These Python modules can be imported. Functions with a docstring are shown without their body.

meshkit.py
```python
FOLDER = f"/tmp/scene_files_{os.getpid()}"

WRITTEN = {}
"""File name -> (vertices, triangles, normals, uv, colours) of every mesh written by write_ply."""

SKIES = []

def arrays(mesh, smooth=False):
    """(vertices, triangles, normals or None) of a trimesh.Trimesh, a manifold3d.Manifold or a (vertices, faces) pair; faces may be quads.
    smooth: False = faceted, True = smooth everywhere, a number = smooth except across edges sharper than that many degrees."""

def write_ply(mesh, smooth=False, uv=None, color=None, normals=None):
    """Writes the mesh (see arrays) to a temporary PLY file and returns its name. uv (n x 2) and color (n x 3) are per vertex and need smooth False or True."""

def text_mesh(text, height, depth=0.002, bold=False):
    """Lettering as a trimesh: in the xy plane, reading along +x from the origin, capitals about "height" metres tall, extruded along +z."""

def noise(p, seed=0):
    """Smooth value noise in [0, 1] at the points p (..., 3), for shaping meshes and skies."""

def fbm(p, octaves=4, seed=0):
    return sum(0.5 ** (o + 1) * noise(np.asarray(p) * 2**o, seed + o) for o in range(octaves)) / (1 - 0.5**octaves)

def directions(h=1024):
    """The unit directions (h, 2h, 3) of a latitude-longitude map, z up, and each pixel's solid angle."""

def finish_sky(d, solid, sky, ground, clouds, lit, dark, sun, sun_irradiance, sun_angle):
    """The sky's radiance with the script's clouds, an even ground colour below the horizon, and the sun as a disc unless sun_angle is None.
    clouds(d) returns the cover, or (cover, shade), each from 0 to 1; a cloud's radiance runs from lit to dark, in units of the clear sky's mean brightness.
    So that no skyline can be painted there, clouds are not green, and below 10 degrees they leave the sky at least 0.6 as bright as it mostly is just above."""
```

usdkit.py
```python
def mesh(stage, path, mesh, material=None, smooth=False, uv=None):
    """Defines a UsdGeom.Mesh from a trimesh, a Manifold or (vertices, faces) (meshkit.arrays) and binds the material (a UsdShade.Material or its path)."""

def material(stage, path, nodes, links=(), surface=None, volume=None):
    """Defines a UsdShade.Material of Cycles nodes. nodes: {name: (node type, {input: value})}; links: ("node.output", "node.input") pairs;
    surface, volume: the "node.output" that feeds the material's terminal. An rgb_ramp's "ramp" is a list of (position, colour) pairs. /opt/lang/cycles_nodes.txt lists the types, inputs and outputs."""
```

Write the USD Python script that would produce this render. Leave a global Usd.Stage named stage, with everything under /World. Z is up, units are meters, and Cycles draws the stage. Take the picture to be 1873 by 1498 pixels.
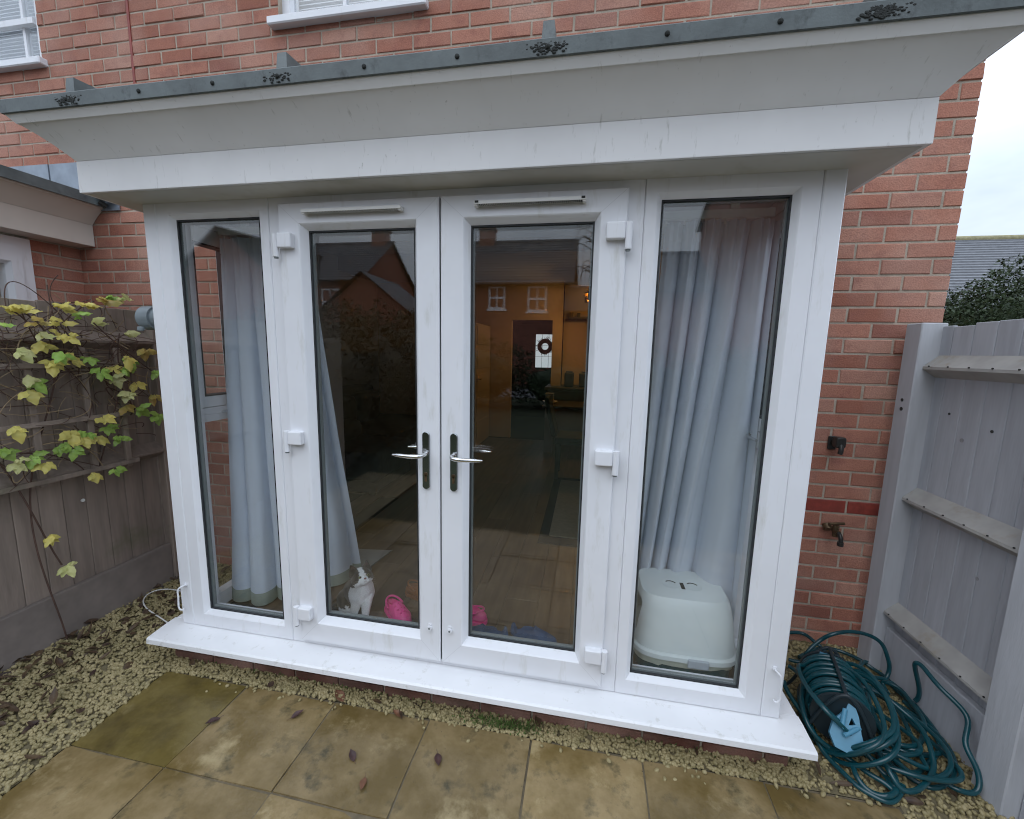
import math, random
import numpy as np, trimesh, manifold3d as m3, usdkit, meshkit
from scipy.interpolate import CubicSpline
from shapely.geometry import Polygon
from pxr import Usd, UsdGeom, UsdLux, UsdShade, Sdf, Gf, Vt
rng = np.random.default_rng(7)
random.seed(7)
stage = Usd.Stage.CreateInMemory()
UsdGeom.SetStageUpAxis(stage, 'Z')
UsdGeom.Xform.Define(stage, '/World')
stage.SetDefaultPrim(stage.GetPrimAtPath('/World'))
LOOK = '/World/Looks/'

# ------------------------------------------------------------------ camera, sky, sun
CAM = np.array([0.56875, -1.56260, 1.54667])
YAW, PITCH, ROLL, FPX = math.radians(-10.15872), math.radians(-8.04428), math.radians(1.22390), 750.457
cy, sy, cp, sp, cr, sr = math.cos(YAW), math.sin(YAW), math.cos(PITCH), math.sin(PITCH), math.cos(ROLL), math.sin(ROLL)
FW = np.array([sy * cp, cy * cp, sp]); R0 = np.array([cy, -sy, 0.0]); U0 = np.cross(R0, FW)
RT, UP = cr * R0 + sr * U0, -sr * R0 + cr * U0
cam = UsdGeom.Camera.Define(stage, '/World/camera')
mx = np.eye(4); mx[0, :3], mx[1, :3], mx[2, :3], mx[3, :3] = RT, UP, -FW, CAM
cam.AddTransformOp().Set(Gf.Matrix4d(*mx.ravel().tolist()))
cam.CreateHorizontalApertureAttr(36.0); cam.CreateVerticalApertureAttr(28.8)
cam.CreateFocalLengthAttr(36.0 * FPX / 1873); cam.CreateClippingRangeAttr((0.02, 2000.0))
cam.CreateExposureAttr(-0.42)

SUN_EL, SUN_AZ = math.radians(48), math.radians(205)      # azimuth from +y clockwise (towards the sun, behind the camera)
sky = UsdLux.DomeLight.Define(stage, '/World/sky')
skym = usdkit.material(stage, LOOK + 'overcast_sky', {
    'sky': ('sky_texture', {'sky_type': 'single_scattering', 'sun_disc': False, 'sun_elevation': SUN_EL, 'sun_rotation': SUN_AZ, 'aerosol_density': 2.0}),
    'tc': ('texture_coordinate', {}), 'mp': ('mapping', {'scale': (1.6, 1.6, 4.5)}),
    'nz': ('noise_texture', {'scale': 1.7, 'detail': 6.0, 'roughness': 0.55}),
    'rp': ('rgb_ramp', {'ramp': [(0.25, (6.5, 7.7, 9.5)), (0.5, (8.6, 9.8, 11.5)), (0.75, (10.7, 11.6, 12.8))]}),
    'sep': ('separate_xyz', {}), 'zen': ('map_range', {'from_min': 0.0, 'from_max': 1.0, 'to_min': 0.64, 'to_max': 2.0, 'clamp': True}),
    'cmb': ('combine_xyz', {}), 'mul': ('mix', {'mix_type': 'multiply', 'fac': 1.0}),
    'mixc': ('mix', {'fac': 0.93}), 'bg': ('background_shader', {'strength': 0.15})},
    [('tc.generated', 'mp.vector'), ('mp.vector', 'nz.vector'), ('nz.fac', 'rp.fac'), ('sky.color', 'mixc.color1'), ('rp.color', 'mul.color1'), ('tc.generated', 'sep.vector'), ('sep.z', 'zen.value'), ('zen.result', 'cmb.x'), ('zen.result', 'cmb.y'), ('zen.result', 'cmb.z'), ('cmb.vector', 'mul.color2'), ('mul.color', 'mixc.color2'), ('mixc.color', 'bg.color')], surface='bg.background')
UsdShade.MaterialBindingAPI.Apply(sky.GetPrim()).Bind(skym)
sky.GetPrim().SetCustomDataByKey('kind', 'structure')
sky.GetPrim().SetCustomDataByKey('label', 'pale overcast sky with soft cloud')
sun = UsdLux.DistantLight.Define(stage, '/World/sun')
sun.CreateIntensityAttr(0.12); sun.CreateAngleAttr(40.0); sun.CreateNormalizeAttr(True); sun.CreateColorAttr(Gf.Vec3f(1.0, 0.98, 0.95))
sd = np.array([math.sin(SUN_AZ) * math.cos(SUN_EL), math.cos(SUN_AZ) * math.cos(SUN_EL), math.sin(SUN_EL)])
zx = sd; xx = np.cross([0, 0, 1.0], zx); xx /= np.linalg.norm(xx); yx = np.cross(zx, xx)
mm = np.eye(4); mm[0, :3], mm[1, :3], mm[2, :3] = xx, yx, zx
sun.AddTransformOp().Set(Gf.Matrix4d(*mm.ravel().tolist()))

# ------------------------------------------------------------------ helpers
def project(P):
    d = np.asarray(P, float) - CAM
    a, b, c = d @ RT, d @ UP, d @ FW
    return np.stack([936.5 + FPX * a / c, 749 - FPX * b / c, c], -1)

def path_for(name, parent):
    base = (parent.GetPath().pathString if parent is not None else '/World') + '/' + name
    if not stage.GetPrimAtPath(base): return base
    k = COUNT.get(base, 0) + 1
    COUNT[base] = k
    return f'{base}_{k:03d}'
COUNT = {}

def meta(p, label=None, cat=None, group=None, kind=None):
    p = p.GetPrim() if hasattr(p, 'GetPrim') else p
    for k, v in (('label', label), ('category', cat), ('group', group), ('kind', kind)):
        if v: p.SetCustomDataByKey(k, v)
    return p

def thing(name, label=None, cat=None, loc=(0, 0, 0), group=None, kind=None):
    x = UsdGeom.Xform.Define(stage, path_for(name, None))
    x.AddTranslateOp().Set(Gf.Vec3d(*map(float, loc)))
    BASE[x.GetPath().pathString] = np.array(loc, float)
    return meta(x, label, cat, group, kind)
BASE = {}

def obj(name, mesh, m, parent=None, smooth=False, label=None, cat=None, group=None, kind=None):
    """One Mesh prim; coordinates are world ones and are moved to the parent's base."""
    if isinstance(mesh, MB): mesh = mesh.get()
    if hasattr(mesh, 'to_mesh'):
        q = mesh.to_mesh(); mesh = (q.vert_properties[:, :3], q.tri_verts)
    if isinstance(mesh, trimesh.Trimesh): mesh = (mesh.vertices, mesh.faces)
    v = np.array(mesh[0], float)
    if parent is not None:
        root = '/' + '/'.join(parent.GetPath().pathString.split('/')[1:3])
        v = v - BASE.get(root, 0)
    p = usdkit.mesh(stage, path_for(name, parent), (v, mesh[1]), M[m] if isinstance(m, str) else m, smooth)
    return meta(p, label, cat, group, kind)

def prim_color(p, name, col):
    UsdGeom.PrimvarsAPI(p).CreatePrimvar(name, Sdf.ValueTypeNames.Color3fArray, 'vertex').Set(Vt.Vec3fArray.FromNumpy(np.asarray(col, np.float32)))

class MB:
    def __init__(s): s.v, s.f, s.n = [], [], 0
    def add(s, v, f):
        v = np.asarray(v, float); f = np.asarray(f, int)
        if f.shape[1] == 4: f = np.vstack([f[:, [0, 1, 2]], f[:, [0, 2, 3]]])
        s.v.append(v); s.f.append(f + s.n); s.n += len(v); return s
    def box(s, x0, x1, y0, y1, z0, z1, ch=0.0):
        return s.add(*cbox(x0, x1, y0, y1, z0, z1, ch))
    def tm(s, t): return s.add(t.vertices, t.faces)
    def mf(s, m): q = m.to_mesh(); return s.add(q.vert_properties[:, :3], q.tri_verts)
    def get(s): return np.vstack(s.v), np.vstack(s.f)

BOXF = np.array([[0, 2, 3, 1], [4, 5, 7, 6], [0, 1, 5, 4], [2, 6, 7, 3], [0, 4, 6, 2], [1, 3, 7, 5]])
def cbox(x0, x1, y0, y1, z0, z1, ch=0.0):
    if ch <= 0:
        v = [[x, y, z] for x in (x0, x1) for y in (y0, y1) for z in (z0, z1)]
        f = np.array([[0, 1, 3, 2], [4, 6, 7, 5], [0, 4, 5, 1], [2, 3, 7, 6], [0, 2, 6, 4], [1, 5, 7, 3]])
        return np.array(v), f
    c = min(ch, (x1 - x0) * .45, (y1 - y0) * .45, (z1 - z0) * .45)
    pts = []
    for x, dx in ((x0, c), (x1, -c)):
        for y, dy in ((y0, c), (y1, -c)):
            for z, dz in ((z0, c), (z1, -c)):
                pts += [[x, y + dy, z + dz], [x + dx, y, z + dz], [x + dx, y + dy, z]]
    h = trimesh.convex.convex_hull(np.array(pts))
    return np.array(h.vertices), np.array(h.faces)

def ring(outer, inner, prof, axis='y'):
    """Mitred rectangular frame in the xz plane (or yz for axis 'x'); prof: (ref 'o'/'i', inset, depth), a closed loop."""
    ox0, ox1, oz0, oz1 = outer; ix0, ix1, iz0, iz1 = inner
    rows = []
    for ref, d, y in prof:
        r = (ox0 + d, ox1 - d, oz0 + d, oz1 - d) if ref == 'o' else (ix0 - d, ix1 + d, iz0 - d, iz1 + d)
        for x, z in ((r[0], r[2]), (r[1], r[2]), (r[1], r[3]), (r[0], r[3])):
            rows.append([x, y, z] if axis == 'y' else [y, x, z])
    v = np.array(rows); n = len(prof); f = []
    for k in range(n):
        for c in range(4):
            a, b = k * 4 + c, k * 4 + (c + 1) % 4
            k2 = (k + 1) % n; a2, b2 = k2 * 4 + c, k2 * 4 + (c + 1) % 4
            f.append([a, b, b2, a2] if axis == 'y' else [a, a2, b2, b])
    return v, np.array(f)

def tube(pts, r, n=8, caps=True):
    P = np.asarray(pts, float); k = len(P)
    R = np.broadcast_to(np.asarray(r, float), (k,))
    T = np.gradient(P, axis=0); T /= np.maximum(np.linalg.norm(T, axis=1, keepdims=True), 1e-9)
    a = np.array([0, 0, 1.0]) if abs(T[0][2]) < .9 else np.array([1.0, 0, 0])
    N = np.cross(T[0], a); N /= np.linalg.norm(N); V = []
    for i in range(k):
        N = N - T[i] * (N @ T[i]); N /= max(np.linalg.norm(N), 1e-9); B = np.cross(T[i], N)
        t = np.linspace(0, 2 * np.pi, n, endpoint=False)
        V.append(P[i] + R[i] * (np.cos(t)[:, None] * N + np.sin(t)[:, None] * B))
    V = np.vstack(V); F = []
    for i in range(k - 1):
        for j in range(n):
            F.append([i * n + j, i * n + (j + 1) % n, (i + 1) * n + (j + 1) % n, (i + 1) * n + j])
    F = np.array(F); F = np.vstack([F[:, [0, 1, 2]], F[:, [0, 2, 3]]])
    if caps:
        F = np.vstack([F, [[0, j + 1, j] for j in range(1, n - 1)], [[(k - 1) * n, (k - 1) * n + j, (k - 1) * n + j + 1] for j in range(1, n - 1)]])
    return V, F

def spline(pts, m=12):
    P = np.asarray(pts, float)
    t = np.r_[0, np.cumsum(np.sqrt(np.linalg.norm(np.diff(P, axis=0), axis=1)) + 1e-6)]
    return CubicSpline(t, P)(np.linspace(0, t[-1], m * (len(P) - 1) + 1))

def grid(P):
    """Surface from a (rows, cols, 3) grid."""
    a, b, _ = P.shape; i = np.arange(a * b).reshape(a, b)
    f = np.stack([i[:-1, :-1], i[:-1, 1:], i[1:, 1:], i[1:, :-1]], -1).reshape(-1, 4)
    return P.reshape(-1, 3), f

def thick(P, t):
    """Closed sheet of thickness t from a grid."""
    v, f = grid(P); tm = trimesh.Trimesh(v, np.vstack([f[:, [0, 1, 2]], f[:, [0, 2, 3]]]), process=False)
    n = tm.vertex_normals; k = len(v); a, b, _ = P.shape; i = np.arange(a * b).reshape(a, b)
    loop = np.r_[i[0, :], i[1:, -1], i[-1, -2::-1], i[-2:0:-1, 0]]
    nx = np.roll(loop, -1)
    side = np.stack([loop, loop + k, nx + k, nx], -1)
    F = np.vstack([f, f[:, ::-1] + k, side])
    return np.vstack([v, v - n * t]), F

def sph(c, r, n=16): return m3.Manifold.sphere(r, n).translate([float(x) for x in c])
def hull(*ms): return m3.Manifold.batch_hull(list(ms))
def cyl(p0, p1, r, n=24, r2=None):
    p0, p1 = np.array(p0, float), np.array(p1, float); L = np.linalg.norm(p1 - p0)
    t = trimesh.creation.cylinder(radius=1, height=1, sections=n)
    v = t.vertices.copy(); s = np.where(v[:, 2] > 0, r if r2 is None else r2, r)
    v[:, :2] *= s[:, None]; v[:, 2] *= L
    Rm = trimesh.geometry.align_vectors([0, 0, 1], (p1 - p0) / L)[:3, :3]
    return trimesh.Trimesh(v @ Rm.T + (p0 + p1) / 2, t.faces, process=False)
def rbox(x0, x1, y0, y1, z0, z1, r, n=12):
    return hull(*[sph((x, y, z), r, n) for x in (x0 + r, x1 - r) for y in (y0 + r, y1 - r) for z in (z0 + r, z1 - r)])
def taubin(man, L=0.01, it=12):
    q = man.refine_to_length(L).to_mesh()
    t = trimesh.Trimesh(q.vert_properties[:, :3], q.tri_verts, process=True)
    trimesh.smoothing.filter_taubin(t, iterations=it); return t

# ------------------------------------------------------------------ materials
M = {}
def mat(name, col, rough=0.5, var=0.0, scale=20.0, col2=None, fac=(0.35, 0.65), bump=0.0, bscale=None, metallic=0.0, rand=0.0, island=0.0, stretch=(1, 1, 1), spec=0.5, coat=0.0, extra=None, rough2=None):
    """Principled surface; noise mixes col and col2; rand / island vary the value per object / per mesh island."""
    n = {'g': ('geometry', {}), 'mp': ('mapping', {'scale': stretch}), 'nz': ('noise_texture', {'scale': scale, 'detail': 5.0, 'roughness': 0.6}),
         'p': ('principled_bsdf', {'roughness': rough, 'metallic': metallic, 'specular_ior_level': spec, 'coat_weight': coat})}
    l = [('g.position', 'mp.vector'), ('mp.vector', 'nz.vector')]
    c2 = col2 if col2 is not None else tuple(x * (1 - var) for x in col)
    n['rp'] = ('rgb_ramp', {'ramp': [(0, c2), (fac[0], c2), (fac[1], col), (1, col)]})
    l.append(('nz.fac', 'rp.fac')); out = 'rp.color'
    for k_, ex in enumerate(extra if isinstance(extra, list) else [extra] if extra else []):   # further stain layers: (colour, scale, lo, hi, stretch)
        ec, es, lo, hi, est = ex; q = str(k_ + 2)
        n['mp' + q] = ('mapping', {'scale': est, 'location': (3.1 * k_, 1.7 * k_, 0)}); n['nz' + q] = ('noise_texture', {'scale': es, 'detail': 6.0, 'roughness': 0.65})
        n['mr' + q] = ('map_range', {'from_min': lo, 'from_max': hi, 'to_min': 0.0, 'to_max': 1.0, 'clamp': True})
        n['mx' + q] = ('mix', {'color2': ec})
        l += [('g.position', f'mp{q}.vector'), (f'mp{q}.vector', f'nz{q}.vector'), (f'nz{q}.fac', f'mr{q}.value'), (f'mr{q}.result', f'mx{q}.fac'), (out, f'mx{q}.color1')]; out = f'mx{q}.color'
    for key, amt, src in (('ro', rand, 'oi.random'), ('ri', island, 'g.random_per_island')):
        if amt:
            if key == 'ro': n['oi'] = ('object_info', {})
            n[key + 'm'] = ('map_range', {'from_min': 0.0, 'from_max': 1.0, 'to_min': 1 - amt, 'to_max': 1 + amt})
            n[key] = ('hsv', {'hue': 0.5, 'saturation': 1.0, 'fac': 1.0})
            l += [(src, key + 'm.value'), (key + 'm.result', key + '.value'), (out, key + '.color')]; out = key + '.color'
    l.append((out, 'p.base_color'))
    if rough2 is not None:
        n['rr'] = ('map_range', {'from_min': fac[0], 'from_max': fac[1], 'to_min': rough2, 'to_max': rough, 'clamp': True})
        l += [('nz.fac', 'rr.value'), ('rr.result', 'p.roughness')]
    if bump:
        n['nb'] = ('noise_texture', {'scale': bscale or scale * 4, 'detail': 4.0, 'roughness': 0.6}); n['bp'] = ('bump', {'strength': 1.0, 'distance': bump})
        l += [('mp.vector', 'nb.vector'), ('nb.fac', 'bp.height'), ('bp.normal', 'p.normal')]
    M[name] = usdkit.material(stage, LOOK + name, n, l, surface='p.BSDF'); return M[name]

def brick_mat(name, ramp, spot):
    n = {'g': ('geometry', {}), 'oi': ('object_info', {}), 'rp': ('rgb_ramp', {'ramp': ramp}),
         'nz': ('noise_texture', {'scale': 14.0, 'detail': 6.0, 'roughness': 0.65}), 'nf': ('noise_texture', {'scale': 160.0, 'detail': 3.0}),
         'mr': ('map_range', {'from_min': 0.5, 'from_max': 0.72, 'to_min': 0.0, 'to_max': 0.75, 'clamp': True}), 'mx': ('mix', {'color2': spot}),
         'mf': ('map_range', {'from_min': 0.3, 'from_max': 0.7, 'to_min': 0.82, 'to_max': 1.12}), 'hv': ('hsv', {'hue': 0.5, 'saturation': 1.0, 'fac': 1.0}),
         'nw': ('noise_texture', {'scale': 2.4, 'detail': 4.0}), 'mw': ('map_range', {'from_min': 0.4, 'from_max': 0.7, 'to_min': 0.0, 'to_max': 0.5, 'clamp': True}), 'mxw': ('mix', {'color2': (0.52, 0.34, 0.27)}),
         'bp': ('bump', {'strength': 1.0, 'distance': 0.0022}), 'p': ('principled_bsdf', {'roughness': 0.85, 'specular_ior_level': 0.25})}
    l = [('oi.random', 'rp.fac'), ('g.position', 'nz.vector'), ('g.position', 'nf.vector'), ('g.position', 'nw.vector'), ('nz.fac', 'mr.value'), ('mr.result', 'mx.fac'), ('rp.color', 'mx.color1'),
         ('nw.fac', 'mw.value'), ('mw.result', 'mxw.fac'), ('mx.color', 'mxw.color1'), ('nf.fac', 'mf.value'), ('mf.result', 'hv.value'), ('mxw.color', 'hv.color'), ('hv.color', 'p.base_color'), ('nf.fac', 'bp.height'), ('bp.normal', 'p.normal')]
    M[name] = usdkit.material(stage, LOOK + name, n, l, surface='p.BSDF')
brick_mat('red_brick', [(0, (0.30, 0.118, 0.078)), (0.25, (0.365, 0.152, 0.103)), (0.5, (0.415, 0.188, 0.13)), (0.7, (0.335, 0.133, 0.09)), (0.86, (0.45, 0.235, 0.17)), (1, (0.255, 0.098, 0.07))], (0.27, 0.11, 0.085))
brick_mat('plinth_brick', [(0, (0.10, 0.042, 0.03)), (0.5, (0.15, 0.058, 0.04)), (1, (0.085, 0.04, 0.03))], (0.06, 0.045, 0.03))
mat('dark_red_brick', (0.27, 0.045, 0.03), 0.55, 0.3, 30, bump=0.001)
mat('mortar', (0.47, 0.395, 0.315), 0.95, 0.3, 12, bump=0.003, bscale=150)
mat('upvc', (0.755, 0.76, 0.785), 0.3, 0.05, 3, extra=((0.56, 0.55, 0.51), 9, 0.58, 0.85, (2.5, 2.5, .5)))
mat('upvc_sill', (0.80, 0.80, 0.81), 0.3, 0.04, 6, extra=((0.50, 0.49, 0.45), 24, 0.58, 0.8, (1, 1, 1)))
mat('canopy_white', (0.76, 0.75, 0.745), 0.4, 0.08, 2.0, extra=[((0.36, 0.355, 0.32), 18, 0.62, 0.82, (3.0, 1, 0.55)), ((0.30, 0.29, 0.26), 45, 0.66, 0.8, (1, 1, .6))])
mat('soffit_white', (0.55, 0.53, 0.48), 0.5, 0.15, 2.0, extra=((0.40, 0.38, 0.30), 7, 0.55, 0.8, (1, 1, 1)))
mat('neighbour_white', (0.62, 0.565, 0.50), 0.45, 0.08, 4)
mat('grey_roof_edge', (0.115, 0.135, 0.135), 0.45, 0.35, 9, extra=((0.035, 0.04, 0.04), 13, 0.55, 0.72, (1.5, 1, 1)), bump=0.0006, bscale=120)
mat('roof_felt', (0.13, 0.14, 0.14), 0.9, 0.3, 10)
mat('black_lichen', (0.03, 0.033, 0.03), 0.95, 0.4, 60, bump=0.004)
mat('lead_flashing', (0.27, 0.31, 0.36), 0.42, 0.25, 8, metallic=0.35)
mat('black_gasket', (0.018, 0.02, 0.022), 0.55)
mat('grey_gasket', (0.16, 0.18, 0.18), 0.5)
mat('seam_grey', (0.50, 0.50, 0.52), 0.5)
mat('chrome', (0.72, 0.72, 0.72), 0.09, 0.05, 30, metallic=1.0, bump=0.0004, bscale=220)
mat('chrome_dark', (0.42, 0.43, 0.43), 0.10, 0.1, 30, metallic=1.0, bump=0.0005, bscale=220)
mat('dark_slot', (0.03, 0.03, 0.028), 0.8)
mat('vent_white', (0.72, 0.71, 0.68), 0.4, 0.05)
mat('grey_plastic', (0.17, 0.20, 0.215), 0.4, 0.12, 12)
mat('blind_white', (0.78, 0.80, 0.84), 0.6, 0.03)
mat('fence_brown', (0.285, 0.225, 0.185), 0.85, 0.3, 7, stretch=(3, 3, 0.35), rand=0.12, bump=0.0015, extra=((0.12, 0.12, 0.06), 2.2, 0.54, 0.75, (1, 1, 1)))
mat('fence_grey', (0.40, 0.405, 0.43), 0.75, 0.16, 9, stretch=(3, 3, 0.3), rand=0.05, bump=0.0012)
mat('fence_post_grey', (0.44, 0.445, 0.465), 0.75, 0.12, 7, stretch=(3, 3, 0.4), bump=0.001)
mat('knot_grey', (0.30, 0.295, 0.30), 0.8, 0.3, 60)
mat('fence_rail_grey', (0.40, 0.385, 0.36), 0.8, 0.2, 9, extra=((0.27, 0.22, 0.14), 6, 0.56, 0.8, (1, 1, 1)))
mat('gravel_board_brown', (0.235, 0.195, 0.17), 0.9, 0.3, 6, bump=0.002)
mat('paving', (0.275, 0.20, 0.098), 0.36, 0.3, 3.6, col2=(0.14, 0.096, 0.034), fac=(0.38, 0.62), rand=0.15, bump=0.0014, bscale=60, extra=[((0.075, 0.062, 0.032), 7.5, 0.55, 0.68, (1, 1, 1)), ((0.37, 0.29, 0.155), 5.0, 0.58, 0.72, (1, 1, 1)), ((0.045, 0.038, 0.025), 42, 0.66, 0.74, (1, 1, 1))], rough2=0.14)
mat('paving_green', (0.17, 0.128, 0.042), 0.35, 0.3, 3.5, col2=(0.11, 0.08, 0.022), fac=(0.38, 0.62), rand=0.1, bump=0.0012, bscale=60, rough2=0.16, extra=[((0.06, 0.043, 0.016), 3.0, 0.46, 0.66, (1, 1, 1)), ((0.23, 0.18, 0.08), 6.0, 0.58, 0.72, (1, 1, 1)), ((0.04, 0.035, 0.02), 42, 0.66, 0.74, (1, 1, 1))])
mat('paving_joint', (0.17, 0.135, 0.085), 0.95, 0.4, 20, bump=0.003)
mat('ground_dark', (0.08, 0.075, 0.05), 0.95, 0.4, 2)
mat('soil', (0.22, 0.18, 0.10), 0.95, 0.4, 15, bump=0.006)
mat('gravel', (0.74, 0.60, 0.31), 0.55, 0.3, 18, col2=(0.46, 0.38, 0.175), island=0.5)
mat('dead_leaf', (0.34, 0.21, 0.10), 0.6, 0.5, 14, col2=(0.11, 0.055, 0.04), island=0.7)
mat('dead_leaf_brown', (0.17, 0.075, 0.04), 0.6, 0.4, 30, rand=0.3)
mat('dark_leaf', (0.075, 0.035, 0.032), 0.5, 0.4, 30, rand=0.3)
mat('moss', (0.12, 0.19, 0.035), 0.8, 0.4, 30, island=0.3)
mat('stem', (0.10, 0.055, 0.04), 0.8, 0.4, 20)
mat('dry_stem', (0.33, 0.24, 0.14), 0.8, 0.3, 20)
mat('hose_green', (0.004, 0.045, 0.055), 0.24, 0.2, 20, coat=0.3)
mat('reel_dark', (0.012, 0.02, 0.024), 0.4)
mat('reel_blue', (0.085, 0.26, 0.38), 0.4, 0.12, 12)
mat('tap_dark', (0.035, 0.033, 0.03), 0.35, 0.3, 40, metallic=0.4)
mat('tap_brass', (0.13, 0.085, 0.045), 0.4, 0.4, 40, metallic=0.6)
mat('cable_white', (0.72, 0.71, 0.68), 0.45)
mat('dark_green_tree', (0.055, 0.10, 0.03), 0.7, 0.35, 6, island=0.5)
mat('conifer', (0.07, 0.125, 0.035), 0.7, 0.4, 5, island=0.55)
mat('autumn_hedge', (0.11, 0.085, 0.022), 0.7, 0.4, 5, island=0.5)
mat('bark', (0.11, 0.085, 0.065), 0.9, 0.3, 20)
mat('slate_dark', (0.075, 0.075, 0.085), 0.65, 0.25, 8)
mat('slate_grey', (0.17, 0.175, 0.19), 0.7, 0.25, 6)
mat('ridge_tile', (0.30, 0.27, 0.15), 0.85, 0.35, 9)
mat('far_brick', (0.27, 0.10, 0.065), 0.9, 0.3, 4)
mat('lawn', (0.03, 0.04, 0.014), 0.95, 0.4, 4, bump=0.02)
# interior
mat('floor_wood', (0.135, 0.095, 0.064), 0.4, 0.35, 5, stretch=(5, 0.6, 1), rand=0.25, bump=0.0003)
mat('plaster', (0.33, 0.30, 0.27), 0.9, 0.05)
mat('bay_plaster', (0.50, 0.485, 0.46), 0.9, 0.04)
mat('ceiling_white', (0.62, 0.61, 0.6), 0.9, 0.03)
mat('warm_wall', (0.60, 0.45, 0.28), 0.9, 0.05)
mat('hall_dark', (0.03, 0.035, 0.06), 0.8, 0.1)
mat('door_panel', (0.55, 0.46, 0.36), 0.5, 0.04)
mat('counter_dark', (0.07, 0.065, 0.065), 0.5, 0.1)
mat('cabinet_grey', (0.24, 0.225, 0.21), 0.6, 0.06)
mat('sofa_dark', (0.045, 0.045, 0.05), 0.95, 0.3, 12, bump=0.004)
mat('chair_dark', (0.02, 0.026, 0.024), 0.8, 0.3, 20)
mat('rug_pale', (0.30, 0.275, 0.215), 0.95, 0.15, 30)
mat('rug_dark', (0.04, 0.04, 0.045), 0.95, 0.15, 30)
mat('curtain_blue', (0.585, 0.64, 0.715), 0.8, 0.06, 3, bump=0.0006, bscale=35)
mat('curtain_hem', (0.30, 0.34, 0.29), 0.8, 0.1, 5)
mat('curtain_mauve', (0.64, 0.685, 0.755), 0.8, 0.06, 3, bump=0.0006, bscale=35)
mat('clog_pink', (0.78, 0.06, 0.28), 0.4, 0.06)
mat('slipper_blue', (0.035, 0.075, 0.17), 0.7, 0.25, 25)
mat('litter_hood', (0.70, 0.755, 0.75), 0.35, 0.03)
mat('litter_liner', (0.58, 0.62, 0.52), 0.5, 0.12, 30)
mat('litter_tray', (0.03, 0.085, 0.085), 0.35, 0.1)
mat('litter_grey', (0.42, 0.46, 0.50), 0.4, 0.05)
mat('card_grey', (0.34, 0.35, 0.34), 0.7, 0.06)
mat('brass', (0.75, 0.5, 0.18), 0.25, 0.1, metallic=1.0)
mat('wreath', (0.02, 0.03, 0.025), 0.9, 0.3, 20)
mat('plate_white', (0.7, 0.7, 0.7), 0.3)
mat('cat_eye', (0.22, 0.23, 0.11), 0.12)
mat('cat_pupil', (0.01, 0.01, 0.01), 0.1)
mat('cat_nose', (0.22, 0.10, 0.09), 0.5)
mat('orange_shoe', (0.22, 0.085, 0.03), 0.5, 0.1)

def glass(name, base=0.064, tint=(0.975, 0.985, 0.985)):
    M[name] = usdkit.material(stage, LOOK + name, {
        'lw': ('layer_weight', {'blend': 0.5}), 'pw': ('math', {'math_type': 'power', 'value2': 4.0}),
        'ma': ('math', {'math_type': 'multiply_add', 'value2': 0.85, 'value3': base, 'use_clamp': True}),
        'tr': ('transparent_bsdf', {'color': tint}), 'gl': ('glossy_bsdf', {'color': (1, 1, 1), 'roughness': 0.0}), 'mx': ('mix_closure', {})},
        [('lw.facing', 'pw.value1'), ('pw.value', 'ma.value1'), ('ma.value', 'mx.fac'), ('tr.BSDF', 'mx.closure1'), ('gl.BSDF', 'mx.closure2')], surface='mx.closure')
glass('window_glass')
def emit(name, col, s):
    M[name] = usdkit.material(stage, LOOK + name, {'e': ('emission', {'color': col, 'strength': s})}, [], surface='e.emission')
emit('lamp_glow', (1.0, 0.58, 0.19), 360.0)
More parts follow.
